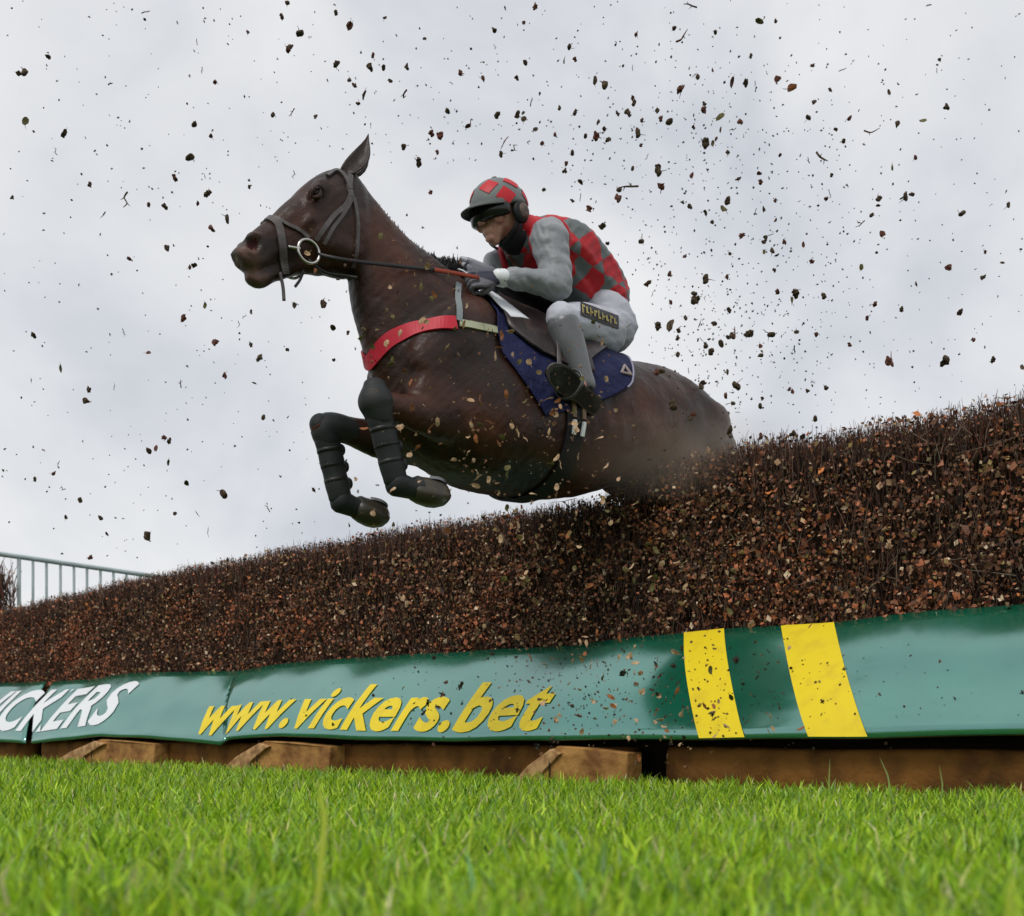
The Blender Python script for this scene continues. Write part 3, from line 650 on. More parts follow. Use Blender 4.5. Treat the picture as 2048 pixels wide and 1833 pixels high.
for K, Fe, E_ in ((KN, FN, ELB[0]), (KF, FF, ELB[1])):
    cyl_boot(K + (Fe - K) * .16, K + (Fe - K) * .96, .049, .046, 'leg_boot')
    d = Fe - K; mb = MB()
    if K is KN: mb.tube([K - d * .20 - Fh * .012, K - d * .10 - Fh * .006, K, K + d * .10, K + d * .22], [(.040, .044), (.056, .058), (.062, .064), (.055, .056), (.046, .047)], side=Lh, seg=18)
    else: mb.tube([K + (E_ - K) * .26, K + (E_ - K) * .10 - d * .01, K + d * .05, K + d * .22], [(.048, .050), (.053, .054), (.050, .054), (.045, .046)], side=Lh, seg=18)
    kf = np.cross(d / np.linalg.norm(d), Lh); kf = kf if kf.dot(Fh) > 0 else -kf; mb.ball(K + kf * .014 - d * .01, (Fh, Lh, Zv), (.042, .040, .044), 10); link('knee_guard', mb.mesh(), dkleg_m, horse)
for (Fe, To) in ((FN, TN), (FF, TF)) + tuple(hind):
    d = To - Fe; L = np.linalg.norm(d); t = d / L; upn = np.cross(Lh, t); upn = upn if upn[2] > 0 else -upn
    mb = MB(); mb.tube([Fe - t * .005, Fe + t * L * .30 - upn * .006, Fe + t * L * .46], [(.043, .046), (.038, .039), (.044, .044)], side=Lh, seg=18); link('pastern_boot', mb.mesh(), dkleg_m, horse)
    mb = MB(); rs = []
    for q, ra_, rb_ in ((.30, .036, .034), (.36, .048, .046), (.50, .056, .054), (.68, .061, .058), (.84, .060, .055), (.97, .052, .045), (1.05, .036, .029), (1.085, .010, .008)):
        rs.append([Fe + t * L * q - upn * (.006 * q) + x for x in [np.array(w_) * (1 if np.dot(w_, upn) < 0 else .80) for w_ in ering(np.zeros(3), Lh, upn, ra_, rb_, 24, 2.3)]])
    mb.rings(rs); hf = link('hoof', mb.mesh(), hoof_m, horse)
    mb = MB(); cc = Fe + t * (L * .76) + upn * .037; n = 20; rs = []
    for i in range(n + 1):
        th = -2.3 + 4.6 * i / n; dr = Lh * math.sin(th) * .042 + t * math.cos(th) * .050 - upn * .008 * max(0, math.cos(th))
        rs.append([cc + dr * 1.05 - upn * .005, cc + dr * 1.05 + upn * .005, cc + dr * .76 + upn * .005, cc + dr * .76 - upn * .005])
    mb.rings(rs); link('horseshoe', mb.mesh(), shoe_m, hf, smooth=False)
for sg in (1, -1):
    q = P(632, 386, .082); q = q if sg == 1 else mir(q); mb = MB(); mb.ball(q, EYE_AX, (.019, .013, .012), 12); link('eye', mb.mesh(), eye_m, horse)
    fn = (lambda p: p) if sg == 1 else mir; mb = MB(); c = P(632, 386, .090); ax_, up_ = EYE_AX[0], EYE_AX[2]
    for k_ in (1, -1): mb.tube([fn(c + ax_ * .026), fn(c + ax_ * .014 + up_ * .011 * k_ + Lh * .006), fn(c - ax_ * .004 + up_ * .013 * k_ + Lh * .007), fn(c - ax_ * .024)], [.005, .008, .008, .005], seg=8)
    link('eyelid', mb.mesh(), coat_m, horse)
# mane tuft along the crest near the withers, tail
hair_m = mat('black_hair', (.012, .010, .010), .5, .4)
r3 = np.random.default_rng(3); n = 900; t = r3.uniform(0, 1, n) ** .6
cp = np.array([P(720, 372), P(770, 432), P(830, 493), P(880, 522), P(925, 548)]); cpi = cr_interp(cp, 20); ii = (t * (len(cpi) - 1)).astype(int)
bs = cpi[ii] + Lh[None] * r3.normal(0, .010, (n, 1)); ln = (.003 + .034 * np.clip((t - .72) / .2, 0, 1)); tp = bs + (Zv[None] * .8 - Fh[None] * .3 + r3.normal(0, .35, (n, 3))) * ln[:, None]
V, Q, Cc = stick_arrays(bs - Zv[None] * .02, tp, r3.uniform(.0015, .004, n), np.full((n, 3), .012), r3); link('mane', mesh_np('mane', V, Q), hair_m, horse)
n = 500; a = r3.uniform(-1, 1, (n, 2)); bs = H(-.88, 0, 1.60)[None] + Lh[None] * a[:, :1] * .03; tp = bs - Fh[None] * r3.uniform(.15, .35, (n, 1)) - Zv[None] * r3.uniform(.35, .65, (n, 1)) + Lh[None] * a[:, :1] * .08
V, Q, Cc = stick_arrays(bs, tp, np.full(n, .004), np.full((n, 3), .012), r3, bendv=Zv[None] * .06 - Fh[None] * .03); link('tail', mesh_np('tail', V, Q), hair_m, horse)

# straps laid on the horse's surface
def cast(px, py):
    o = Vector((0, 0, CAMH)); d = Vector(((px - W2) / F2, 1, (HZ - py) / F2)).normalized()
    hit, nr, _, _ = BV.ray_cast(o, d)
    if hit is None:
        hit, nr, _, _ = BV.find_nearest(Vector(P(px, py, .08)))
    return np.array(hit), np.array(nr)
def ribbon(pts, nrs, w, th=.004, name='strap', m=None, parent=None, smooth_n=6, lift=.003, mirror=False, build=True):
    A = cr_interp(np.hstack([pts, nrs]), smooth_n); Pn = A[:, :3]; Nn = A[:, 3:]; Nn /= np.linalg.norm(Nn, axis=1, keepdims=True)
    # pull on to the surface
    for i in range(len(Pn)):
        h, nr, _, dist = BV.find_nearest(Vector(Pn[i]))
        if h is not None and dist < .05: Pn[i] = np.array(h) ; Nn[i] = Nn[i] * .4 + np.array(nr) * .6; Nn[i] /= np.linalg.norm(Nn[i])
    for _ in range(2): Pn[1:-1] = (Pn[:-2] + 2 * Pn[1:-1] + Pn[2:]) / 4; Nn[1:-1] = (Nn[:-2] + Nn[1:-1] + Nn[2:]) / 3
    T = np.gradient(Pn, axis=0); T /= np.linalg.norm(T, axis=1, keepdims=True); B = np.cross(T, Nn); B /= np.linalg.norm(B, axis=1, keepdims=True); Nn = np.cross(B, T)
    res = None
    for mr in ((False, True) if mirror else (False,)):
        rs = []; mb = MB()
        for p, n_, b in zip(Pn, Nn, B):
            q = [p + n_ * (lift + th) + b * w / 2, p + n_ * (lift + th) - b * w / 2, p + n_ * (lift - .004) - b * w / 2, p + n_ * (lift - .004) + b * w / 2]
            rs.append([mir(x) for x in q] if mr else q)
        mb.rings(rs); res = link(name, mb.mesh(), m, parent, smooth=False)
    return res
def pxstrap(pl, w, name, m, parent, **k):
    a = [cast(*p) for p in pl]; return ribbon(np.array([x[0] for x in a]), np.array([x[1] for x in a]), w, name=name, m=m, parent=parent, **k)
lea_m = mat('grey_brown_leather', (.075, .062, .060), .38, .5, noise=(40, (.12, .10, .10), .5, .7))
iron_m = mat('dark_iron', (.10, .10, .10), .4, .5, metal=.8)
steel_m = mat('steel', (.55, .53, .50), .25, .5, metal=.9)
bridle = empty('bridle', P(620, 500), 'grey leather bridle with a large ring bit on the horse\'s head', 'bridle')
pxstrap([(655, 341), (672, 344), (688, 354), (700, 380)], .014, 'browband', lea_m, bridle, mirror=True, lift=.006)
pxstrap([(700, 352), (698, 375), (702, 395)], .02, 'headpiece', lea_m, bridle, mirror=True, lift=.004)
pxstrap([(700, 392), (690, 412), (668, 432), (650, 455), (632, 482)], .016, 'cheek_strap', lea_m, bridle, mirror=True)
pxstrap([(705, 395), (693, 418), (680, 438), (664, 460), (648, 490)], .012, 'noseband_strap', lea_m, bridle, mirror=True)
pxstrap([(706, 396), (712, 425), (715, 460), (712, 505), (705, 535)], .013, 'throat_lash', lea_m, bridle, mirror=True, lift=.004)
pxstrap([(536, 440), (556, 450), (562, 480), (566, 515), (570, 548)], .026, 'noseband', lea_m, bridle, mirror=True, lift=.006)
pxstrap([(538, 438), (570, 448), (600, 462), (618, 478)], .012, 'noseband_brace', lea_m, bridle, mirror=True, lift=.005)
for sg in (1, -1):
    q = uvw(cast(612, 508)[0]); c = H(q[0], sg * (q[1] + .022), q[2]); mb = MB(); rs = []
    for i in range(28):
        th = 2 * math.pi * i / 28; dr = Fh * math.cos(th) + Zv * math.sin(th); cc = c + dr * .040
        rs.append([cc + dr * .0052 * math.cos(a) + Lh * .0052 * math.sin(a) for a in np.linspace(0, 2 * math.pi, 8, endpoint=False)])
    mb.rings(rs, False, True); mb.tube([c + Fh * .035, c + Fh * .068 - Lh * sg * .01], [.006, .005], seg=8); link('bit_ring', mb.mesh(), steel_m, bridle)
    bitc = c if sg == 1 else bitc
HAND_N, HAND_F = P(950, 552, .07), P(925, 536, -.06)
def cable(pts, w, th, name, m, parent, side=Zv):
    mb = MB(); mb.tube(pts, [(w, th)] * len(pts), side=side, seg=8, sub=6, ex=3, caps=False); return link(name, mb.mesh(), m, parent)
red_grip = mat('red_rubber_rein', (.28, .045, .022), .6, .3)
bs_ = bitc - Fh * .035
cable([bs_, P(690, 520, .12), P(790, 532, .13), P(870, 540, .11)], .007, .003, 'rein', blk_m, bridle)
cable([P(868, 540, .11), P(905, 546, .13), P(958, 556, .15)], .008, .003, 'rein_grip', red_grip, bridle)
cable([mir(bs_), P(720, 522, -.12), P(830, 520, -.13), P(930, 540, -.03)], .010, .003, 'rein', blk_m, bridle)
cable([bitc - Zv * .03, P(650, 545, .05), P(690, 552, .06), P(715, 556, .08)], .006, .004, 'curb_strap', blk_m, bridle)
cable([P(608, 540, .03), P(600, 560, .03), P(590, 574, .03)], .005, .003, 'loose_strap_end', blk_m, bridle)
cable([P(560, 545, .03), P(566, 575, .03), P(568, 602, .03)], .006, .003, 'loose_strap_end', lea_m, bridle)
# breastplate
bp = empty('breastplate', P(820, 670), 'bright red breastplate band across the horse\'s chest with a pale strap behind', 'breastplate')
red_m = mat('red_webbing', (.55, .012, .035), .5, .4, bump=(200, .2, .001))
pale_m = mat('pale_webbing', (.50, .52, .36), .6, .3, noise=(25, (.30, .32, .18), .5, .65))
pxstrap([(749, 715), (765, 694), (790, 674), (830, 658), (870, 650), (912, 648)], .052, 'chest_band', red_m, bp, lift=.006)
pxstrap([(918, 648), (950, 653), (985, 660), (1025, 668)], .026, 'side_strap', pale_m, bp, lift=.006, mirror=True)
a0 = cast(749, 715)[0]; ua = uvw(a0)
pts = [H(ua[0], ua[1] * k, ua[2] - .012 * (1 - abs(k))) for k in (1, .3, -.3, -1)] + [mir(cast(*q)[0]) for q in ((765, 694), (830, 658), (912, 648))]
nrs = [np.array(BV.find_nearest(Vector(p))[1]) for p in pts]; ribbon(np.array(pts), np.array(nrs), .052, name='chest_band', m=red_m, parent=bp, lift=.006)
pxstrap([(916, 570), (917, 600), (917, 645)], .022, 'wither_strap', mat('grey_webbing', (.20, .23, .24), .6, .3), bp, lift=.007, mirror=True)

# saddle cloth, saddle, girth
def wrap(u_front, u_back, phis, name, m, parent, lift=.008, nu=22, th=.006):
    """patch over the back; phi 0 = straight up, + = near side; u limits are functions of |phi|"""
    v = []; nphi = len(phis)
    for side in (0, 1):
        for ph in phis:
            a, b = u_front(abs(ph)), u_back(abs(ph))
            for i in range(nu + 1):
                u = a + (b - a) * i / nu; o = H(u, math.sin(ph) * .8, 1.55 + math.cos(ph) * .8); c = H(u, 0, 1.55); d = Vector(c - o).normalized()
                h, nr, _, _ = BV.ray_cast(Vector(o), d)
                h = np.array(h) if h is not None else c; v.append(h - np.array(d) * (lift + th * (1 - side)))
    K = nphi * (nu + 1); f = []; I = lambda j, i: j * (nu + 1) + i
    for j in range(nphi - 1):
        for i in range(nu): f.append((I(j, i), I(j, i + 1), I(j + 1, i + 1), I(j + 1, i))); f.append((K + I(j, i), K + I(j + 1, i), K + I(j + 1, i + 1), K + I(j, i + 1)))
    for j in range(nphi - 1):
        f.append((I(j, 0), I(j + 1, 0), K + I(j + 1, 0), K + I(j, 0))); f.append((I(j, nu), K + I(j, nu), K + I(j + 1, nu), I(j + 1, nu)))
    for i in range(nu):
        f.append((I(0, i), K + I(0, i), K + I(0, i + 1), I(0, i + 1))); f.append((I(nphi - 1, i), I(nphi - 1, i + 1), K + I(nphi - 1, i + 1), K + I(nphi - 1, i)))
    mb = MB(); mb.add(v, f); link(name, mb.mesh(), m, parent); v = np.array(v[:K]).reshape(nphi, nu + 1, 3); return v
navy_m = mat('navy_cloth', (.010, .013, .060), .75, .25, noise=(9, (.013, .017, .065), .45, .65), bump=(14, 1.0, .03))
cloth = empty('saddle_cloth', H(.1, 0, 1.85), 'navy blue saddle cloth with white piping under the jockey', 'saddle cloth')
PH = np.linspace(-1.98, 1.98, 67)
cf = lambda p: np.interp(p, [0, .5, .8, 1.2, 1.6, 1.98], [.50, .53, .555, .55, .49, .40])
cbk = lambda p: -.16 + .10 * (p / 1.2) ** 2 if p < 1.2 else -.06 + .46 * ((p - 1.2) / .78) ** 1.6
cv = wrap(cf, cbk, PH, 'quilted_cloth', navy_m, cloth)
pip_m = mat('white_piping', (.30, .29, .40), .6, .3)
mb = MB(); pts = [cv[j, -1] for j in range(len(PH)) if abs(PH[j]) < 1.42]; mb.tube(pts, [.0045] * len(pts), seg=8, sub=1); link('piping', mb.mesh(), pip_m, cloth)
mb = MB(); pts = [cv[j, 0] for j in range(len(PH))]; mb.tube(pts, [.004] * len(pts), seg=8, sub=1); link('piping', mb.mesh(), navy_m, cloth)
def on_cloth(u, ph, lift=.018):
    o = H(u, math.sin(ph) * .8, 1.55 + math.cos(ph) * .8); d = Vector(H(u, 0, 1.55) - o).normalized(); h = BV.ray_cast(Vector(o), d)[0]; return np.array(h) - np.array(d) * lift
mb = MB()   # pale emblem on the rear corner: a pointed arch of two strokes
for a, b_ in (((-.035, 1.02), (.0, 1.17)), ((.0, 1.17), (-.05, 1.17)), ((-.035, 1.02), (-.048, 1.165))):
    pts = [on_cloth(a[0] + (b_[0] - a[0]) * q, a[1] + (b_[1] - a[1]) * q) for q in (0, .5, 1)]; mb.tube(pts, [.006] * 3, seg=6, sub=2)
link('emblem', mb.mesh(), mat('emblem_thread', (.34, .28, .27), .7, .2), cloth)
saddle = empty('saddle', H(.2, 0, 1.95), 'small dark racing saddle under the jockey with its stirrups', 'saddle')
sf = lambda p: np.interp(p, [0, .3, .7, 1.0, 1.3], [.42, .48, .50, .44, .26]); sb_ = lambda p: np.interp(p, [0, .5, .9, 1.1], [-.10, -.06, .08, .16])
wrap(sf, sb_, np.linspace(-1.3, 1.3, 41), 'saddle_flap', mat('saddle_leather', (.030, .022, .022), .4, .5, noise=(20, (.07, .045, .04), .5, .7), bump=(14, .6, .01)), saddle, lift=.022, th=.012)
mb = MB(); mb.tube([H(.44, 0, 2.035), H(.36, 0, 2.035), H(.2, 0, 1.985), H(.02, 0, 1.945), H(-.12, 0, 1.95)], [(.03, .02), (.06, .03), (.10, .028), (.13, .028), (.11, .02)], side=Lh, seg=18); link('saddle_seat', mb.mesh(), blk_m, saddle)
wv_m = mat('white_pad', (.80, .82, .86), .7, .3)
wrap(lambda p: .62 - .26 * p + .015 * math.sin(11 * p), lambda p: .50 - .20 * p, np.linspace(-.57, .57, 33), 'white_pommel_pad', wv_m, saddle, lift=.030, th=.005, nu=8)
pts = [H(.27, sg_ * 0, 0) for sg_ in ()]
def around(u, phs, lift):
    o_ = []
    for ph in phs:
        o = H(u(ph), math.sin(ph) * .8, 1.55 + math.cos(ph) * .8); d = Vector(H(u(ph), 0, 1.55) - o).normalized(); h, nr, _, _ = BV.ray_cast(Vector(o), d); o_.append((np.array(h), np.array(nr)))
    return np.array([a for a, _ in o_]), np.array([b for _, b in o_])
gp, gn = around(lambda p: .26, np.linspace(1.3, 2 * math.pi - 1.3, 24), 0)
ribbon(gp, gn, .085, name='girth', m=mat('girth_elastic', (.010, .010, .012), .7, .3), parent=saddle, smooth_n=2, lift=.010, th=.006)
tan_m = mat('tan_strap', (.20, .12, .07), .55, .4)
for du in (-.022, .022):
    for k in (1, -1):
        gp, gn = around(lambda p: .25 + du * (.3 if abs(p) < 1.5 else 1), np.linspace(1.2, 1.95, 8) * k, 0); ribbon(gp, gn, .018, name='girth_strap', m=tan_m, parent=saddle, smooth_n=2, lift=.018)
    for k in (1, -1):
        gp, gn = around(lambda p: .25 + du, np.linspace(1.97, 2.12, 4) * k, 0); ribbon(gp, gn, .016, name='buckle_tab', m=wht_m, parent=saddle, smooth_n=2, lift=.019)

# ------------------------------------------------------------------ the jockey
silk_m = mat('harlequin_silk', (.17, .19, .19), .5, .4, bump=(12, .8, .016))
t = silk_m.node_tree; b = t.nodes['Principled BSDF']; tcn = [x for x in t.nodes if x.type == 'TEX_COORD'][0]
mpn = N(t, 'ShaderNodeMapping'); mpn.inputs['Rotation'].default_value = (0, R(42), R(36.87)); ck = N(t, 'ShaderNodeTexChecker', Scale=10.0)
ck.inputs['Color1'].default_value = (.50, .014, .022, 1); ck.inputs['Color2'].default_value = (.13, .15, .15, 1)
t.links.new(tcn.outputs['Object'], mpn.inputs[0]); nzs = N(t, 'ShaderNodeTexNoise', Scale=9.0, Detail=2.0); t.links.new(tcn.outputs['Object'], nzs.inputs['Vector']); vs1 = N(t, 'ShaderNodeVectorMath', operation='SCALE'); t.links.new(nzs.outputs['Color'], vs1.inputs[0]); vs1.inputs['Scale'].default_value = .05
va1 = N(t, 'ShaderNodeVectorMath', operation='ADD'); t.links.new(mpn.outputs[0], va1.inputs[0]); t.links.new(vs1.outputs[0], va1.inputs[1]); t.links.new(va1.outputs[0], ck.inputs[0]); t.links.new(ck.outputs[0], b.inputs['Base Color'])
grey_silk = mat('grey_silk', (.27, .28, .30), .5, .4, noise=(6, (.21, .225, .24), .4, .65), bump=(11, .8, .02), sheen=.2)
red_silk = mat('red_silk', (.56, .012, .022), .5, .4, bump=(18, .3, .006))
white_m = mat('white_breeches', (.54, .55, .62), .65, .3, bump=(16, .7, .012), noise=(7, (.38, .39, .42), .48, .72))
boot_m = mat('grey_boot', (.15, .155, .165), .35, .5, noise=(10, (.11, .112, .12), .4, .65), bump=(10, .25, .006))
bootd_m = mat('black_boot', (.014, .014, .014), .4, .4, noise=(16, (.045, .045, .035), .5, .65))
skin_m = mat('skin', (.55, .29, .21), .5, .4, noise=(25, (.40, .17, .12), .45, .65))
jock = empty('person', H(0, 0, 1.85), 'jockey in grey and red harlequin silks crouched forward over the galloping horse', 'person')
hipN, kneeN, ankN = P(1208, 668, .105), P(1122, 640, .25), P(1170, 772, .30)
heelN, toeN = P(1183, 808, .31), P(1108, 745, .37)
shN, elN, wrN = P(1098, 478, .165), P(1118, 574, .230), P(1002, 556, .155)
pel, wst, chs, nkb = P(1196, 640), P(1178, 572), P(1118, 508), P(1062, 468)
hdc = P(998, 436)
dn = -Zv
fdir = Fh * .93 - Zv * .27 + Lh * .10; fdir /= np.linalg.norm(fdir)            # where the face points
hup = Zv * .95 + Fh * .25; hup = hup - fdir * hup.dot(fdir); hup /= np.linalg.norm(hup); hl = np.cross(hup, fdir)   # hl = left side of the head
if hl.dot(Lh) < 0: hl = -hl
def HD(f, l, u): return hdc + fdir * f + hl * l + hup * u
def limb(mb, pts, rad, side=Lh, **k): mb.tube(pts, rad, side=side, **k)
bd = MB()   # whole body, a little inside the clothes
bd.tube([pel, wst, chs, nkb], [(.13, .10), (.125, .095), (.15, .10), (.07, .06)], side=Lh)
bd.tube([nkb + (hdc - nkb) * -.1, HD(-.04, 0, -.06), HD(-.02, 0, -.02)], [.056, .052, .05], side=Lh)
for fn in (lambda p: p, mir):
    bd.tube([fn(hipN), fn((hipN + kneeN) / 2), fn(kneeN)], [.078, .068, .048]); bd.tube([fn(kneeN), fn(kneeN * .6 + ankN * .4), fn(ankN)], [.048, .046, .032])
    bd.tube([fn(ankN), fn(heelN * .4 + toeN * .6), fn(heelN * .15 + toeN * .85)], [.028, .016, .012])
    bd.tube([fn(chs * .4 + shN * .6), fn(shN), fn((shN + elN) / 2), fn(elN)], [.052, .055, .044, .036])
bd.tube([elN, (elN + wrN) / 2, wrN], [.036, .034, .024])
wrF = P(985, 548, -.05); elF = mir(elN); bd.tube([elF, (elF + wrF) / 2, wrF], [.036, .034, .024])
# head
bd.ball(HD(-.015, 0, .02), (fdir, hl, hup), (.098, .075, .105), 16)
bd.tube([HD(.035, 0, .03), HD(.045, 0, -.02), HD(.048, 0, -.065), HD(.052, 0, -.093)], [(.060, .045), (.056, .042), (.040, .034), (.022, .020)], side=hl)
bd.tube([HD(.088, 0, .02), HD(.108, 0, -.012), HD(.112, 0, -.026)], [.009, .012, .011], side=hl, seg=8)             # nose
bd.ball(HD(.104, .010, -.028), (fdir, hl, hup), (.010, .008, .007), 8); bd.ball(HD(.104, -.010, -.028), (fdir, hl, hup), (.010, .008, .007), 8)
bd.tube([HD(.082, .020, -.051), HD(.091, 0, -.050), HD(.082, -.020, -.051)], [.006, .007, .006], side=hup, seg=8)    # lips
bd.tube([HD(.082, .018, -.060), HD(.090, 0, -.062), HD(.082, -.018, -.060)], [.006, .008, .006], side=hup, seg=8)
bd.ball(HD(.078, 0, -.084), (fdir, hl, hup), (.018, .020, .014), 8)
for l in (.05, -.05): bd.ball(HD(.058, l, -.02), (fdir, hl, hup), (.028, .018, .024), 8)
def hand(mb, wr, c, axis, back, sg):
    """closed hand around a rein: palm, four curled fingers of different length, thumb across. axis = wrist to knuckles; back = back of the hand"""
    axis = axis / np.linalg.norm(axis); back = back - axis * back.dot(axis); back /= np.linalg.norm(back); lat = np.cross(axis, back)
    mb.tube([wr, wr * .5 + c * .5, c, c + axis * .018], [(.026, .021), (.034, .020), (.042, .017), (.042, .014)], side=lat)
    for i, (off, L) in enumerate(((-.031, .036), (-.011, .041), (.010, .039), (.030, .031))):
        k = c + axis * .026 + lat * off; a1 = k + axis * L * .72 - back * .004; a2 = a1 - back * L * .85 - axis * .002; a3 = a2 - axis * L * .75 + back * .002
        mb.tube([k - axis * .012, a1, a2, a3], [.0098, .0095, .0090, .0078], side=lat, seg=8, sub=3)
    th0 = c - axis * .026 - lat * .030 * sg * 1 - back * .008; mb.tube([th0, th0 + axis * .030 - back * .022 - lat * .006 * sg, th0 + axis * .052 - back * .040 + lat * .012 * sg], [.013, .011, .009], side=back, seg=8, sub=3)
bm_hN, bm_hF = MB(), MB()
hN_c = P(966, 560, .135); hF_c = P(936, 538, -.02)
hand(bm_hN, wrN, hN_c, hN_c - wrN + Fh * .03, Zv * .5 + Lh * .85, 1); hand(bm_hF, wrF, hF_c, hF_c - wrF + Fh * .03, Zv * .5 - Lh * .85, -1)
bodyme = remesh(bd, .0045, 3)
link('body', bodyme, skin_m, jock)
dk = mat('navy_glove', (.020, .020, .045), .55, .4, noise=(30, (.22, .18, .06), .60, .64)); lg = mat('pale_glove', (.45, .45, .50), .6, .3)
gN = link('glove', remesh(bm_hN, .0026, 2), dk, jock); gF = link('glove', remesh(bm_hF, .0026, 2), lg, jock)
gN.data.materials.append(mat('grey_glove_palm', (.16, .15, .17), .65, .3, bump=(60, .6, .004)))
for p in gN.data.polygons:
    if (p.center + ORG[gN.name] - Vector(hN_c)).dot(Vector(Zv * .8 - Fh * .2)) < -.004: p.material_index = 1
mb = MB(); dv = (wrN - elN) / np.linalg.norm(wrN - elN); mb.tube([wrN - dv * .012, wrN + dv * .012], [.034, .032], seg=18, side=Zv); link('cuff', mb.mesh(), wht_m, gN)
# jacket
jk = MB(); jk.tube([P(1202, 612), wst, (wst + chs) / 2 + Zv * .006, chs, P(1082, 482), nkb], [(.148, .108), (.155, .118), (.165, .127), (.172, .120), (.135, .097), (.076, .068)], side=Lh, seg=24, ex=2.3)
jk.tube([P(1150, 560, 0) - Zv * .05, chs - Zv * .06 + Fh * .04, nkb - Zv * .05 + Fh * .03], [(.12, .09), (.13, .09), (.09, .06)], side=Lh)
def folds0(me_, amp):
    c_ = np.empty(len(me_.vertices) * 3); me_.vertices.foreach_get('co', c_); c_ = c_.reshape(-1, 3); n_ = np.empty(c_.size); me_.vertices.foreach_get('normal', n_); n_ = n_.reshape(-1, 3)
    w_ = amp * (np.sin(c_ @ np.array([35, -12, 40]) + 1) * np.sin(c_ @ np.array([-14, 30, 22])) + .7 * np.abs(np.sin(c_ @ np.array([62, 20, -48]))) * np.sin(c_ @ np.array([15, 22, 35])))
    me_.vertices.foreach_set('co', (c_ + n_ * w_[:, None]).ravel()); me_.update(); return me_
jko = link('silk_jacket', folds0(remesh(jk, .006, 3), .0045), silk_m, jock)
def sleeve(sh, el, wr, parent):
    sl = MB(); n = 17; pts = []; rad = []
    for i in range(n):
        t_ = i / (n - 1); pts.append(sh + (el - sh) * t_); rad.append(.076 - .022 * t_ + .002 * math.sin(t_ * 9 + 1) + .0012 * math.sin(t_ * 31 + 1))
    sl.tube(pts, rad, side=Fh, sub=1, seg=20); pts = []; rad = []
    for i in range(n):
        t_ = i / (n - 1); pts.append(el + (wr - el) * t_ * .97 + Zv * .008 * math.sin(math.pi * t_)); rad.append(.056 - .024 * t_ + .002 * math.sin(t_ * 11) + .0012 * math.sin(t_ * 29 + 2))
    sl.tube(pts, rad, side=Zv, sub=1, seg=20)
    sl.ball(sh + Zv * .0, (Fh, Lh, Zv), (.078, .072, .078), 14)
    me_ = remesh(sl, .0055, 2); co_ = np.empty(len(me_.vertices) * 3); me_.vertices.foreach_get('co', co_); co_ = co_.reshape(-1, 3); no_ = np.empty(co_.size); me_.vertices.foreach_get('normal', no_); no_ = no_.reshape(-1, 3)
    g_ = lambda a, b, c, d: np.sin(co_ @ np.array([a, b, c]) + d)
    w_ = .0035 * g_(55, 22, 78, 1 + 2 * sh[0]) * g_(18, 40, -30, 2) + .0028 * np.abs(g_(95, -60, 50, 3) * g_(25, 31, 12, 0)); me_.vertices.foreach_set('co', (co_ + no_ * w_[:, None]).ravel()); me_.update()
    o_ = link('sleeve', me_, grey_silk, parent)
sleeve(shN, elN, wrN, jko); sleeve(mir(shN), elF, wrF, jko)
for fn in (lambda p: p, mir):
    rd = MB(); c = fn(shN) ; ax = fn(chs + Zv * .02) - c; ax /= np.linalg.norm(ax); a_ = np.cross(ax, Fh); a_ /= np.linalg.norm(a_); b2 = np.cross(ax, a_); rs = []
    for i in range(26):
        th = 2 * math.pi * i / 26; dr = a_ * math.cos(th) + b2 * math.sin(th); cc = c + ax * .022 + dr * .080
        rs.append([cc + dr * .004 - ax * .012, cc + dr * .006 + ax * .012, cc - dr * .012 + ax * .012, cc - dr * .012 - ax * .012])
    rd.rings(rs, False, True); link('armhole_trim', rd.mesh(), red_silk, jko)
cl_ = MB(); cl_.tube([nkb + (chs - nkb) * .12 - Zv * .0, nkb + (hdc - nkb) * .40], [(.080, .072), (.063, .058)], side=Lh, seg=24); link('collar', cl_.mesh(), red_silk, jko)
# breeches
br = MB(); br.tube([P(1185, 612), pel, P(1222, 668)], [(.150, .115), (.165, .125), (.15, .10)], side=Lh, seg=24)
for fn in (lambda p: p, mir):
    br.ball(fn(P(1222, 655, .075)), (Fh, Lh, Zv), (.118, .095, .108), 14)
    br.tube([fn(hipN), fn(hipN * .5 + kneeN * .5 + Zv * .01), fn(kneeN * .9 + hipN * .1), fn(kneeN + (kneeN - hipN) * .03 + Zv * .008)], [.098, .084, .068, .062], seg=20)
def folds(me_, amp, seed):
    c_ = np.empty(len(me_.vertices) * 3); me_.vertices.foreach_get('co', c_); c_ = c_.reshape(-1, 3); n_ = np.empty(c_.size); me_.vertices.foreach_get('normal', n_); n_ = n_.reshape(-1, 3); r_ = np.random.default_rng(seed); w_ = 0
    for k in range(5):
        a_, b_ = r_.normal(size=3) * 38, r_.normal(size=3) * 14; w_ = w_ + np.abs(np.sin(c_ @ a_ + k)) ** .7 * np.sin(c_ @ b_ + 2 * k) * amp * (.9, .7, .6, .5, .4)[k]
    me_.vertices.foreach_set('co', (c_ + n_ * w_[:, None]).ravel()); me_.update(); return me_
bro = link('breeches', folds(remesh(br, .006, 4), .0032, 4), white_m, jock)
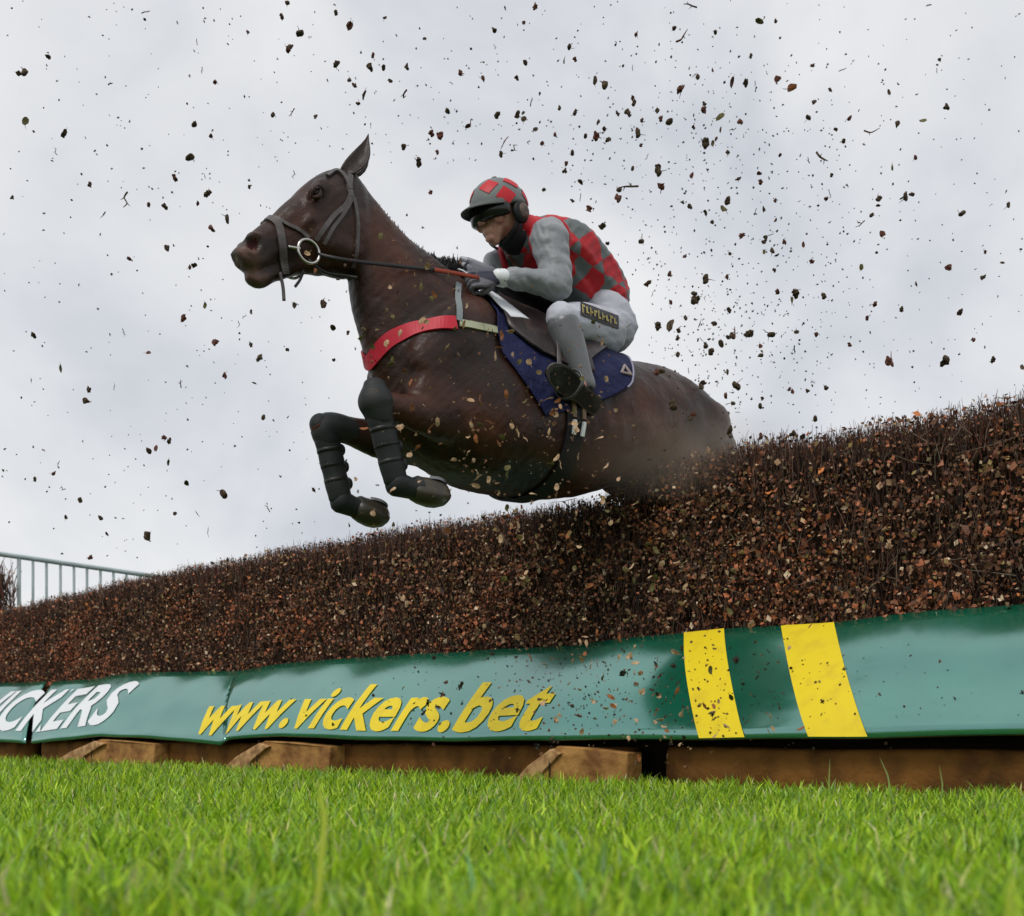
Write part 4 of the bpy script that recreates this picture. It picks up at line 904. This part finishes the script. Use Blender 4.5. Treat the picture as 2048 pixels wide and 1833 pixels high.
# printed band on the near thigh
BRV = BVHTree.FromPolygons([v.co.copy() + ORG[bro.name] for v in bro.data.vertices], [tuple(p.vertices) for p in bro.data.polygons])
def castb(px, py, tree, lift):
    o = Vector((0, 0, CAMH)); d = Vector(((px - W2) / F2, 1, (HZ - py) / F2)).normalized(); h, nr, _, _ = tree.ray_cast(o, d)
    return (np.array(h) + np.array(nr) * lift) if h is not None else None
def patch(pl, pr, hgt, tree, lift, name, m, parent, nu=12, nv=4):
    v = []; f = []
    for i in range(nu + 1):
        for j in range(nv + 1):
            x = pl[0] + (pr[0] - pl[0]) * i / nu; y = pl[1] + (pr[1] - pl[1]) * i / nu + hgt * (j / nv - .5); q = castb(x, y, tree, lift)
            v.append(q if q is not None else (v[-1] if v else P(x, y, .2)))
    for i in range(nu):
        for j in range(nv): a = i * (nv + 1) + j; f.append((a, a + 1, a + nv + 2, a + nv + 1))
    mb = MB(); mb.add(v, f); return link(name, mb.mesh(), m, parent)
gold_m = mat('gold_print', (.42, .34, .08), .5, .4); black_m = mat('black_print', (.012, .010, .016), .5, .4)
patch((1160, 618), (1236, 646), 26, BRV, .004, 'thigh_band', black_m, bro)
for k in range(9):      # worn, unreadable gold characters
    x = 1165 + k * 7.9; y = 619 + k * 3.0; hh = (16, 12, 15, 11, 16, 13, 10, 15, 12)[k]; w_ = (1.6, 2.2, 1.4, 2.4, 1.6, 1.3, 2.2, 1.6, 2.0)[k]
    patch((x - 2.6, y), (x - 2.6 + w_ * 1.3, y + .6), hh, BRV, .0065, 'gold_character', gold_m, bro, nu=2, nv=3)
    yo = (-5, 4, 0, -4, 5, 0, 4, -5, 3)[k]; patch((x - 2.6, y + yo), (x + 2.8, y + yo + 2), 3.2, BRV, .0075, 'gold_character', gold_m, bro, nu=2, nv=2)
# boots
for fn, sg in ((lambda p: p, 1), (mir, -1)):
    bt = MB(); kk = kneeN * .93 + ankN * .07
    bt.tube([fn(kk), fn(kneeN * .6 + ankN * .4), fn(kneeN * .2 + ankN * .8), fn(ankN)], [.064, .060, .046, .044], seg=20)
    bo = link('boot', remesh(bt, .0055, 3), boot_m, jock)
    fx = fn(toeN) - fn(heelN); fl = np.linalg.norm(fx); fx = fx / fl; dnv = -Zv * .50 + (Lh if sg == 1 else -Lh) * .80; dnv = dnv - fx * dnv.dot(fx); dnv /= np.linalg.norm(dnv); sl = np.cross(fx, dnv)
    hh_ = fn(heelN) - dnv * .018; ft = MB()
    ft.tube([hh_ - fx * .012, hh_ + fx * fl * .3, hh_ + fx * fl * .72, hh_ + fx * fl * 1.02], [(.030, .036), (.034, .038), (.046, .032), (.030, .020)], side=sl, seg=18, ex=2.3)
    ft.tube([fn(ankN), hh_ + fx * fl * .16 - dnv * .02], [.042, .036]); link('foot', remesh(ft, .005, 3), bootd_m, bo)
    so = MB(); rs = []
    for q, w_ in ((-.13, .014), (-.10, .027), (-.02, .035), (.15, .036), (.38, .033), (.62, .046), (.85, .049), (1.02, .040), (1.13, .024), (1.17, .008)):
        c = fn(heelN) + fx * fl * q + dnv * (.018 - .012 * max(0, q - .7) ** 2 * 4); rs.append([c + sl * w_ - dnv * .005, c - sl * w_ - dnv * .005, c - sl * w_ + dnv * .004, c + sl * w_ + dnv * .004])
    so.rings(rs); link('sole', so.mesh(), lea_m, bo, smooth=False)
    so = MB(); rs = []
    for q, w_ in ((-.09, .010), (-.05, .026), (.15, .029), (.38, .026), (.62, .039), (.85, .042), (1.0, .034), (1.10, .016)):
        c = fn(heelN) + fx * fl * q + dnv * (.018 - .012 * max(0, q - .7) ** 2 * 4); rs.append([c + sl * w_ + dnv * .003, c - sl * w_ + dnv * .003, c - sl * w_ + dnv * .008, c + sl * w_ + dnv * .008])
    so.rings(rs); link('sole_tread', so.mesh(), bootd_m, bo, smooth=False)
    # stirrup iron around the ball of the foot, hanging from its leather
    c = fn(heelN) + fx * fl * .66; ir = MB(); rs = []
    for i in range(24):
        th = 2 * math.pi * i / 24; a = abs(math.cos(th)) ** .8 * math.copysign(1, math.cos(th)); dr = sl * a * .058 - dnv * (math.sin(th) * .060 - .012); cc = c + dr
        rs.append([cc + x * .004 + y * .006 for x, y in ((dr / .06, fx), (-dr / .06, fx), (-dr / .06, -fx), (dr / .06, -fx))])
    ir.rings(rs, False, True); link('stirrup_iron', ir.mesh(), iron_m, saddle)
    cable([c - dnv * .05, fn(P(1118, 690, .27)), fn(P(1110, 650, .22))], .012, .003, 'stirrup_leather', lea_m, saddle, side=Fh)
# helmet
hel_m = mat('cap_silk', (.17, .19, .185), .55, .35, bump=(25, .3, .004))
helm = MB(); rs = []
for i in range(15):
    el = -.10 + (math.pi / 2 + .10) * i / 14.4; rr = math.cos(el)
    rs.append([HD(-.012 + .130 * rr * math.cos(a), .104 * rr * math.sin(a), .035 + .112 * math.sin(el)) for a in np.linspace(0, 2 * math.pi, 36, endpoint=False)])
helm.rings(rs); ho = link('helmet', helm.mesh(), hel_m, jock)
mb = MB()
for side in (0, 1):
    pass
v = []; f = []; na, nr_ = 20, 6
for s_ in (0, 1):
    for i in range(na + 1):
        a = -1.15 + 2.3 * i / na
        for j in range(nr_ + 1):
            q = j / nr_; ext = .072 * math.cos(a * 1.25) ** .8 * q if abs(a * 1.25) < math.pi / 2 else 0
            v.append(HD(-.012 + .125 * math.cos(a) + ext, .101 * math.sin(a) * (1 + .05 * q), .044 - .016 * q * q - .008 * q - .005 * s_))
K = (na + 1) * (nr_ + 1)
for i in range(na):
    for j in range(nr_):
        a = i * (nr_ + 1) + j; f += [(a, a + 1, a + nr_ + 2, a + nr_ + 1), (K + a, K + a + nr_ + 1, K + a + nr_ + 2, K + a + 1)]
    a = i * (nr_ + 1) + nr_; f.append((a, K + a, K + a + nr_ + 1, a + nr_ + 1))
mb = MB(); mb.add(v, f); link('peak', mb.mesh(), mat('peak_cloth', (.10, .11, .105), .6, .3), ho)
def dome(az, el, l=.003): return HD(-.012 + (.130 + l) * math.cos(el) * math.cos(az), (.104 + l) * math.cos(el) * math.sin(az), .035 + (.112 + l) * math.sin(el))
for az, el in ((.62, .60), (1.75, .72), (2.8, .5), (1.2, .12), (2.25, .18), (-.55, .55), (-1.62, .6), (-2.7, .55)):
    v = []; n = 6                       # red diamond on the cap, following the dome
    for i in range(n + 1):
        for j in range(n + 1):
            x, y = (i / n - .5), (j / n - .5); v.append(dome(az + (x - y) * .36 / math.cos(el), el + (x + y) * .34, .0025))
    mb = MB(); mb.add(v, [(i * (n + 1) + j, (i + 1) * (n + 1) + j, (i + 1) * (n + 1) + j + 1, i * (n + 1) + j + 1) for i in range(n) for j in range(n)]); link('red_diamond', mb.mesh(), red_silk, ho)
mb = MB(); mb.ball(dome(math.pi / 2, 1.5, .002), (fdir, hl, hup), (.012, .012, .006), 8); link('cap_button', mb.mesh(), hel_m, ho)
chin = mat('dark_harness', (.012, .013, .013), .6, .3); pad = mat('brown_ear_pad', (.16, .11, .095), .6, .3, noise=(60, (.08, .06, .05), .45, .6))
for l in (1, -1):
    mb = MB(); mb.ball(HD(-.028, l * .094, -.012), (fdir, hl, hup), (.040, .020, .044), 12); eo = link('ear_pad', mb.mesh(), chin, ho)
    mb = MB(); mb.ball(HD(-.034, l * .108, -.012), (fdir, hl, hup), (.027, .012, .030), 12); link('ear_disc', mb.mesh(), pad, eo)
    mb = MB(); mb.tube([HD(-.02, l * .088, -.03), HD(.005, l * .070, -.075), HD(.03, l * .02, -.112)], [(.008, .014), (.006, .012), (.005, .009)], side=hl); link('chin_strap', mb.mesh(), chin, ho)
# neck snood
mb = MB(); mb.tube([nkb + (hdc - nkb) * -.05, HD(-.055, 0, -.085), HD(-.045, 0, -.03)], [.060, .057, .066], side=hl, seg=20); link('neck_cover', mb.mesh(), chin, jock)
# goggles
mb = MB(); rs = []
for i in range(25):
    a = -1.35 + 2.7 * i / 24; c = HD(-.008 + .106 * math.cos(a) + .012, .086 * math.sin(a), .006); hh = .032 * (1 - .25 * (abs(a) / 1.35) ** 3) ; dr = fdir * math.cos(a) + hl * math.sin(a)
    rs.append([c + dr * .006 + hup * hh, c + dr * .016 + hup * hh * .7, c + dr * .016 - hup * hh * .7, c + dr * .006 - hup * hh, c - dr * .01 - hup * hh, c - dr * .01 + hup * hh])
mb.rings(rs); link('goggles', mb.mesh(), mat('dark_lens', (.010, .010, .009), .25, .5), jock)

# ------------------------------------------------------------------ flying debris
clod_m = mat('wet_soil', (.035, .024, .014), .8, .3, noise=(5, (.10, .06, .028), .45, .6))
clodr_m = mat('red_brown_leaf', (.16, .05, .028), .7, .3, noise=(5, (.07, .03, .016), .45, .6), trans=.2)
tanl_m = mat('tan_leaf', (.60, .43, .28), .7, .3, noise=(5, (.42, .24, .10), .45, .6), trans=.15)
oran_m = mat('orange_leaf', (.36, .13, .04), .7, .3, noise=(90, (.22, .08, .03), .45, .6), trans=.15)
olive_m = mat('olive_leaf', (.16, .14, .04), .7, .3, noise=(90, (.08, .07, .03), .45, .6), trans=.15)
def proto_clod(seed):
    r_ = np.random.default_rng(seed); mb = MB(); mb.ball((0, 0, 0), np.eye(3), (.5, .36, .30), 7); k = r_.normal(size=(4, 3)) * 2.2; ph = r_.uniform(0, 6, 4)
    mb.v = [tuple(np.array(p) * (1 + .22 * sum(math.sin(np.array(p).dot(k[i]) * 3 + ph[i]) for i in range(4)))) for p in mb.v]
    for i in range(r_.integers(0, 2)):
        d = r_.normal(size=3); d /= np.linalg.norm(d); mb.tube([d * .2, d * .55 + r_.normal(size=3) * .1, d * .8 + r_.normal(size=3) * .15], [.07, .05, .02], seg=5, sub=1)
    return mb.mesh('clod')
def proto_leaf(seed):
    r_ = np.random.default_rng(seed); mb = MB(); n = 9; top = []; bot = []
    for i in range(n):
        a = 2 * math.pi * i / n; rr = .5 * (1 + .22 * math.sin(2 * a + seed) + r_.uniform(-.12, .12)); x, y = rr * math.cos(a), rr * .72 * math.sin(a); z = .35 * x * x * (1 if seed % 2 else -1) + .5 * y * y
        top.append((x, y, z + .02)); bot.append((x, y, z - .02))
    v = top + bot + [(0, 0, .02), (0, 0, -.02)]; f = [(i, (i + 1) % n, 2 * n) for i in range(n)] + [(n + (i + 1) % n, n + i, 2 * n + 1) for i in range(n)] + [(i, n + i, n + (i + 1) % n, (i + 1) % n) for i in range(n)]
    mb.add(v, f); mb.tube([(.45, 0, .05), (.65, .03, .1), (.85, .1, .12)], [.03, .025, .015], seg=5, sub=1); return mb.mesh('leaf')
def proto_twig(seed):
    r_ = np.random.default_rng(seed); mb = MB(); p = [np.array((-.8, 0, 0)), np.array((-.2, .12 * r_.normal(), .1)), np.array((.3, .1 * r_.normal(), 0)), np.array((.8, .2 * r_.normal(), .05))]
    mb.tube(p, [.09, .08, .07, .03], seg=6, sub=2); mb.tube([p[1], p[1] + (.25, .35, .1)], [.05, .02], seg=5, sub=1); mb.tube([p[2], p[2] + (.2, -.3, .1)], [.05, .02], seg=5, sub=1); return mb.mesh('twig')
def protos(fn, mats, n):
    o = []
    for i in range(n):
        me_ = fn(i + 1); me_.materials.append(mats[i % len(mats)]); o.append(me_)
    return o
CL = protos(proto_clod, [clod_m, clod_m, clodr_m], 9); LFD = protos(proto_leaf, [clodr_m, clod_m, olive_m], 9); LFT = protos(proto_leaf, [tanl_m, oran_m, tanl_m, olive_m, tanl_m], 10); TW = protos(proto_twig, [clod_m, clodr_m], 6)
def fly(name, me_, px, py, Y, size_px, label, cat, group):
    o = bpy.data.objects.new(name, me_); C.objects.link(o); o.location = at(px, py, Y); k = size_px / F2 * Y; o.scale = (k, k, k); o.rotation_euler = (random.uniform(0, 6.3), random.uniform(0, 6.3), random.uniform(0, 6.3))
    tag(o, label, cat, group); return o
LC = ('dark clod of soil and bark flying through the air against the pale sky', 'clod', 'dark clods flying against the sky')
LL = ('torn brown birch leaf flying through the air against the pale sky', 'leaf', 'torn leaves flying against the sky')
LT = ('snapped twig flying through the air against the pale sky', 'twig', 'snapped twigs flying against the sky')
LFr = ('small pale dead leaf flying in front of the horse and the fence', 'leaf', 'pale leaves flying in front of horse and fence')
big = [(1520, 42, 24, 'l'), (1380, 12, 22, 't'), (97, 115, 14, 'c'), (37, 147, 14, 'c'), (220, 168, 17, 't'), (292, 25, 14, 't'), (728, 190, 19, 'l'), (672, 130, 20, 'c'), (965, 125, 15, 'l'), (50, 243, 22, 'l'),
       (251, 400, 24, 't'), (390, 248, 16, 'c'), (632, 233, 15, 'l'), (810, 190, 24, 't'), (895, 222, 16, 'c'), (808, 293, 20, 'c'), (1008, 283, 24, 'l'), (1190, 161, 18, 'l'), (1363, 75, 28, 't'), (1362, 178, 24, 'c'),
       (1463, 165, 20, 'l'), (1410, 285, 27, 'c'), (1440, 233, 22, 'l'), (1645, 313, 30, 't'), (1742, 262, 22, 't'), (1845, 243, 20, 'l'), (1257, 375, 30, 't'), (1925, 428, 18, 'c'),
       (1410, 560, 24, 'c'), (1395, 597, 18, 'l'), (1340, 650, 30, 'l'), (1400, 650, 20, 'l'), (1780, 725, 30, 'c'), (1890, 722, 32, 'c'), (1765, 468, 19, 'c'), (1830, 315, 14, 'c'), (455, 438, 22, 'c'), (120, 738, 18, 'l'),
       (178, 780, 17, 'c'), (430, 685, 21, 'c'), (297, 706, 14, 'l'), (362, 768, 18, 't'), (70, 960, 13, 'c'), (395, 1030, 15, 'l'), (415, 1066, 17, 'l'), (180, 1116, 17, 'c'), (627, 980, 13, 'c'), (160, 1000, 14, 'c'), (1750, 610, 16, 'c'),
       (410, 352, 14, 'l'), (495, 65, 12, 'c'), (502, 690, 14, 'c'), (583, 225, 15, 't'), (1470, 665, 20, 't'), (1457, 620, 16, 'c'), (1590, 700, 18, 't'), (1087, 380, 14, 'c'), (1145, 402, 13, 'c'), (1215, 487, 13, 'c'), (1282, 290, 14, 'c'),
       (575, 700, 10, 'c'), (668, 720, 12, 'c'), (690, 530, 11, 'l'), (862, 385, 14, 'c'), (850, 78, 10, 'c'), (1048, 45, 12, 'c'), (1110, 270, 12, 'c'), (990, 400, 0, 'c'), (1660, 180, 12, 'c'), (1797, 168, 13, 'l'), (1560, 310, 12, 'c'), (1970, 505, 12, 'c'), (1880, 120, 10, 'c')]
used = 0
for (px, py, sz, k) in big:
    if sz == 0: continue
    Y = random.uniform(3.0, 4.6)
    if k == 'c': fly('soil_clod', random.choice(CL), px, py, Y, sz * .68, *LC)
    elif k == 'l': fly('torn_leaf', random.choice(LFD), px, py, Y, sz * .85, *LL)
    else: fly('snapped_twig', random.choice(TW), px, py, Y, sz * .8, *LT)
fly('birch_leaf', LFT[3], 1447, 417, 3.6, 18, 'round yellow-brown leaf flying against the sky to the right of the jockey', 'leaf', None)
fly('birch_leaf', LFT[1], 1582, 176, 3.4, 24, 'orange leaf with a hanging stem flying high at the upper right', 'leaf', None)
def sky_pos():
    q = random.random()
    if q < .28: return random.gauss(1480, 210), random.gauss(560, 190)
    if q < .46: return random.gauss(1150, 260), random.gauss(260, 120)
    if q < .54: return random.gauss(1400, 90), random.gauss(700, 90)
    return random.uniform(0, 2048), random.uniform(0, 1120)
def in_sky(px, py):
    top = 1225 - .21 * px - 15
    if py > top or py < 0 or px < 2 or px > 2046: return False
    if 455 < px < 760 and 330 < py < 590 and (py > 330 + (705 - px) * .55): return False
    if 700 < px < 1300 and py > 330 + max(0, px - 1080) * 1.2 + max(0, 930 - px) * .0: return py < 330
    return True
small = []
while len(small) < 1900:
    px, py = sky_pos()
    if in_sky(px, py): small.append((px, py, 3.2 + random.expovariate(1 / 2.9)))
small.sort(key=lambda a: -a[2])
for i, (px, py, sz) in enumerate(small[:300]):
    Y = random.uniform(2.9, 5.0); q = random.random(); sz = min(sz, 17)
    if q < .62: fly('soil_clod', random.choice(CL), px, py, Y, sz, *LC)
    elif q < .86: fly('torn_leaf', random.choice(LFD), px, py, Y, sz, *LL)
    else: fly('snapped_twig', random.choice(TW), px, py, Y, sz * .8, *LT)
r4 = np.random.default_rng(21)
def specks(lst, pal, name, lab, cat, ylo, yhi):
    n = len(lst); A = np.array(lst); Y = r4.uniform(ylo, yhi, n); c = np.stack([(A[:, 0] - W2) / F2 * Y, Y, CAMH + (HZ - A[:, 1]) / F2 * Y], 1)
    nr_ = r4.normal(size=(n, 3)); nr_ /= np.linalg.norm(nr_, axis=1, keepdims=True); k = A[:, 2] / F2 * Y * .55
    V, Q, Cc = leaf_arrays(c, nr_, k, pal[r4.choice(len(pal), n)] * r4.uniform(.7, 1.2, (n, 1)), r4)
    V2_, Q2_, C2_ = stick_arrays(c - nr_ * k[:, None] * .8, c + nr_ * k[:, None] * .8, k * .35, pal[r4.choice(len(pal), n)], r4); V, Q, Cc = join([(V, Q, Cc), (V2_, Q2_, C2_)])
    tag(link(name, mesh_np(name, V, Q, col=Cc), lf_m, origin=(0, 0, 0)), lab, cat, kind='stuff')
specks([(a, b_, c * .9) for a, b_, c in small[300:]], np.array([(.03, .02, .014), (.05, .03, .02), (.07, .05, .035)]), 'fine_debris', 'cloud of tiny dark specks of bark and soil in the sky', 'debris', 3.0, 5.6)
# pale leaves between the camera and the horse, fence and banner
front = []
while len(front) < 900:
    q = random.random()
    if q < .34: px, py = random.gauss(1020, 150), random.gauss(850, 120)
    elif q < .44: px, py = random.gauss(820, 110), random.gauss(600, 100)
    elif q < .74: px, py = random.gauss(1180, 170), random.gauss(1130, 90)
    else: px, py = random.gauss(1280, 150), random.gauss(1400, 70)
    if py > 1535 or in_sky(px, py) or (455 < px < 760 and py < 450) or (940 < px < 1270 and 350 < py < 640 and random.random() < .8) or py < 400: continue
    front.append((px, py, 4.5 + random.expovariate(1 / 4.2)))
front.sort(key=lambda a: -a[2])
for px, py, sz in front[:240]:
    fly('birch_leaf', random.choice(LFT), px, py, random.uniform(2.7, 3.0 if py > 1240 else 3.5), min(sz, 15) * 1.05, *LFr)
specks(front[240:], np.array([(.38, .25, .14), (.20, .12, .07), (.28, .12, .06), (.06, .04, .02)]), 'fine_chaff', 'fine pale chaff in front of the horse, hedge and banner', 'debris', 2.7, 3.3)
spk = []
while len(spk) < 520:
    px, py = random.gauss(1250, 300), random.gauss(1385, 60)
    if 1240 < py < 1500 and 250 < px < 2046: spk.append((px, py, 2.5 + random.expovariate(1 / 2.6)))
specks(spk, np.array([(.03, .02, .012), (.06, .035, .02), (.02, .03, .018), (.16, .06, .03)]), 'bark_specks', 'dark specks of bark flying just in front of the green banner', 'debris', 2.65, 2.95)
# dust hanging behind the quarters
dm = bpy.data.materials.new('dust'); dm.use_nodes = True; t = dm.node_tree; t.nodes.clear(); o_ = N(t, 'ShaderNodeOutputMaterial'); pv = N(t, 'ShaderNodeVolumePrincipled'); pv.inputs['Color'].default_value = (.88, .74, .58, 1)
tcn = N(t, 'ShaderNodeTexCoord'); gd = N(t, 'ShaderNodeTexGradient', gradient_type='SPHERICAL'); t.links.new(tcn.outputs['Object'], gd.inputs[0]); nz = N(t, 'ShaderNodeTexNoise', Scale=2.2, Detail=3.0); t.links.new(tcn.outputs['Object'], nz.inputs['Vector'])
m1 = N(t, 'ShaderNodeMath', operation='MULTIPLY'); t.links.new(gd.outputs[1], m1.inputs[0]); t.links.new(nz.outputs[0], m1.inputs[1]); m2 = N(t, 'ShaderNodeMath', operation='MULTIPLY'); t.links.new(m1.outputs[0], m2.inputs[0]); m2.inputs[1].default_value = 1.9
t.links.new(m2.outputs[0], pv.inputs['Density']); t.links.new(pv.outputs[0], o_.inputs['Volume'])
import bmesh; dbm = bmesh.new(); bmesh.ops.create_icosphere(dbm, subdivisions=3, radius=1); dme = bpy.data.meshes.new('dust'); dbm.to_mesh(dme); dme.materials.append(dm); do = bpy.data.objects.new('dust_cloud', dme); C.objects.link(do)
do.location = P(1385, 905, .42); do.scale = (.72, .26, .20); do.rotation_euler = (0, R(-12), R(36.87)); tag(do, 'thin light brown dust puff over the horse\'s quarters at the top of the brush', 'dust', kind='stuff')
print('objects', len(bpy.data.objects))
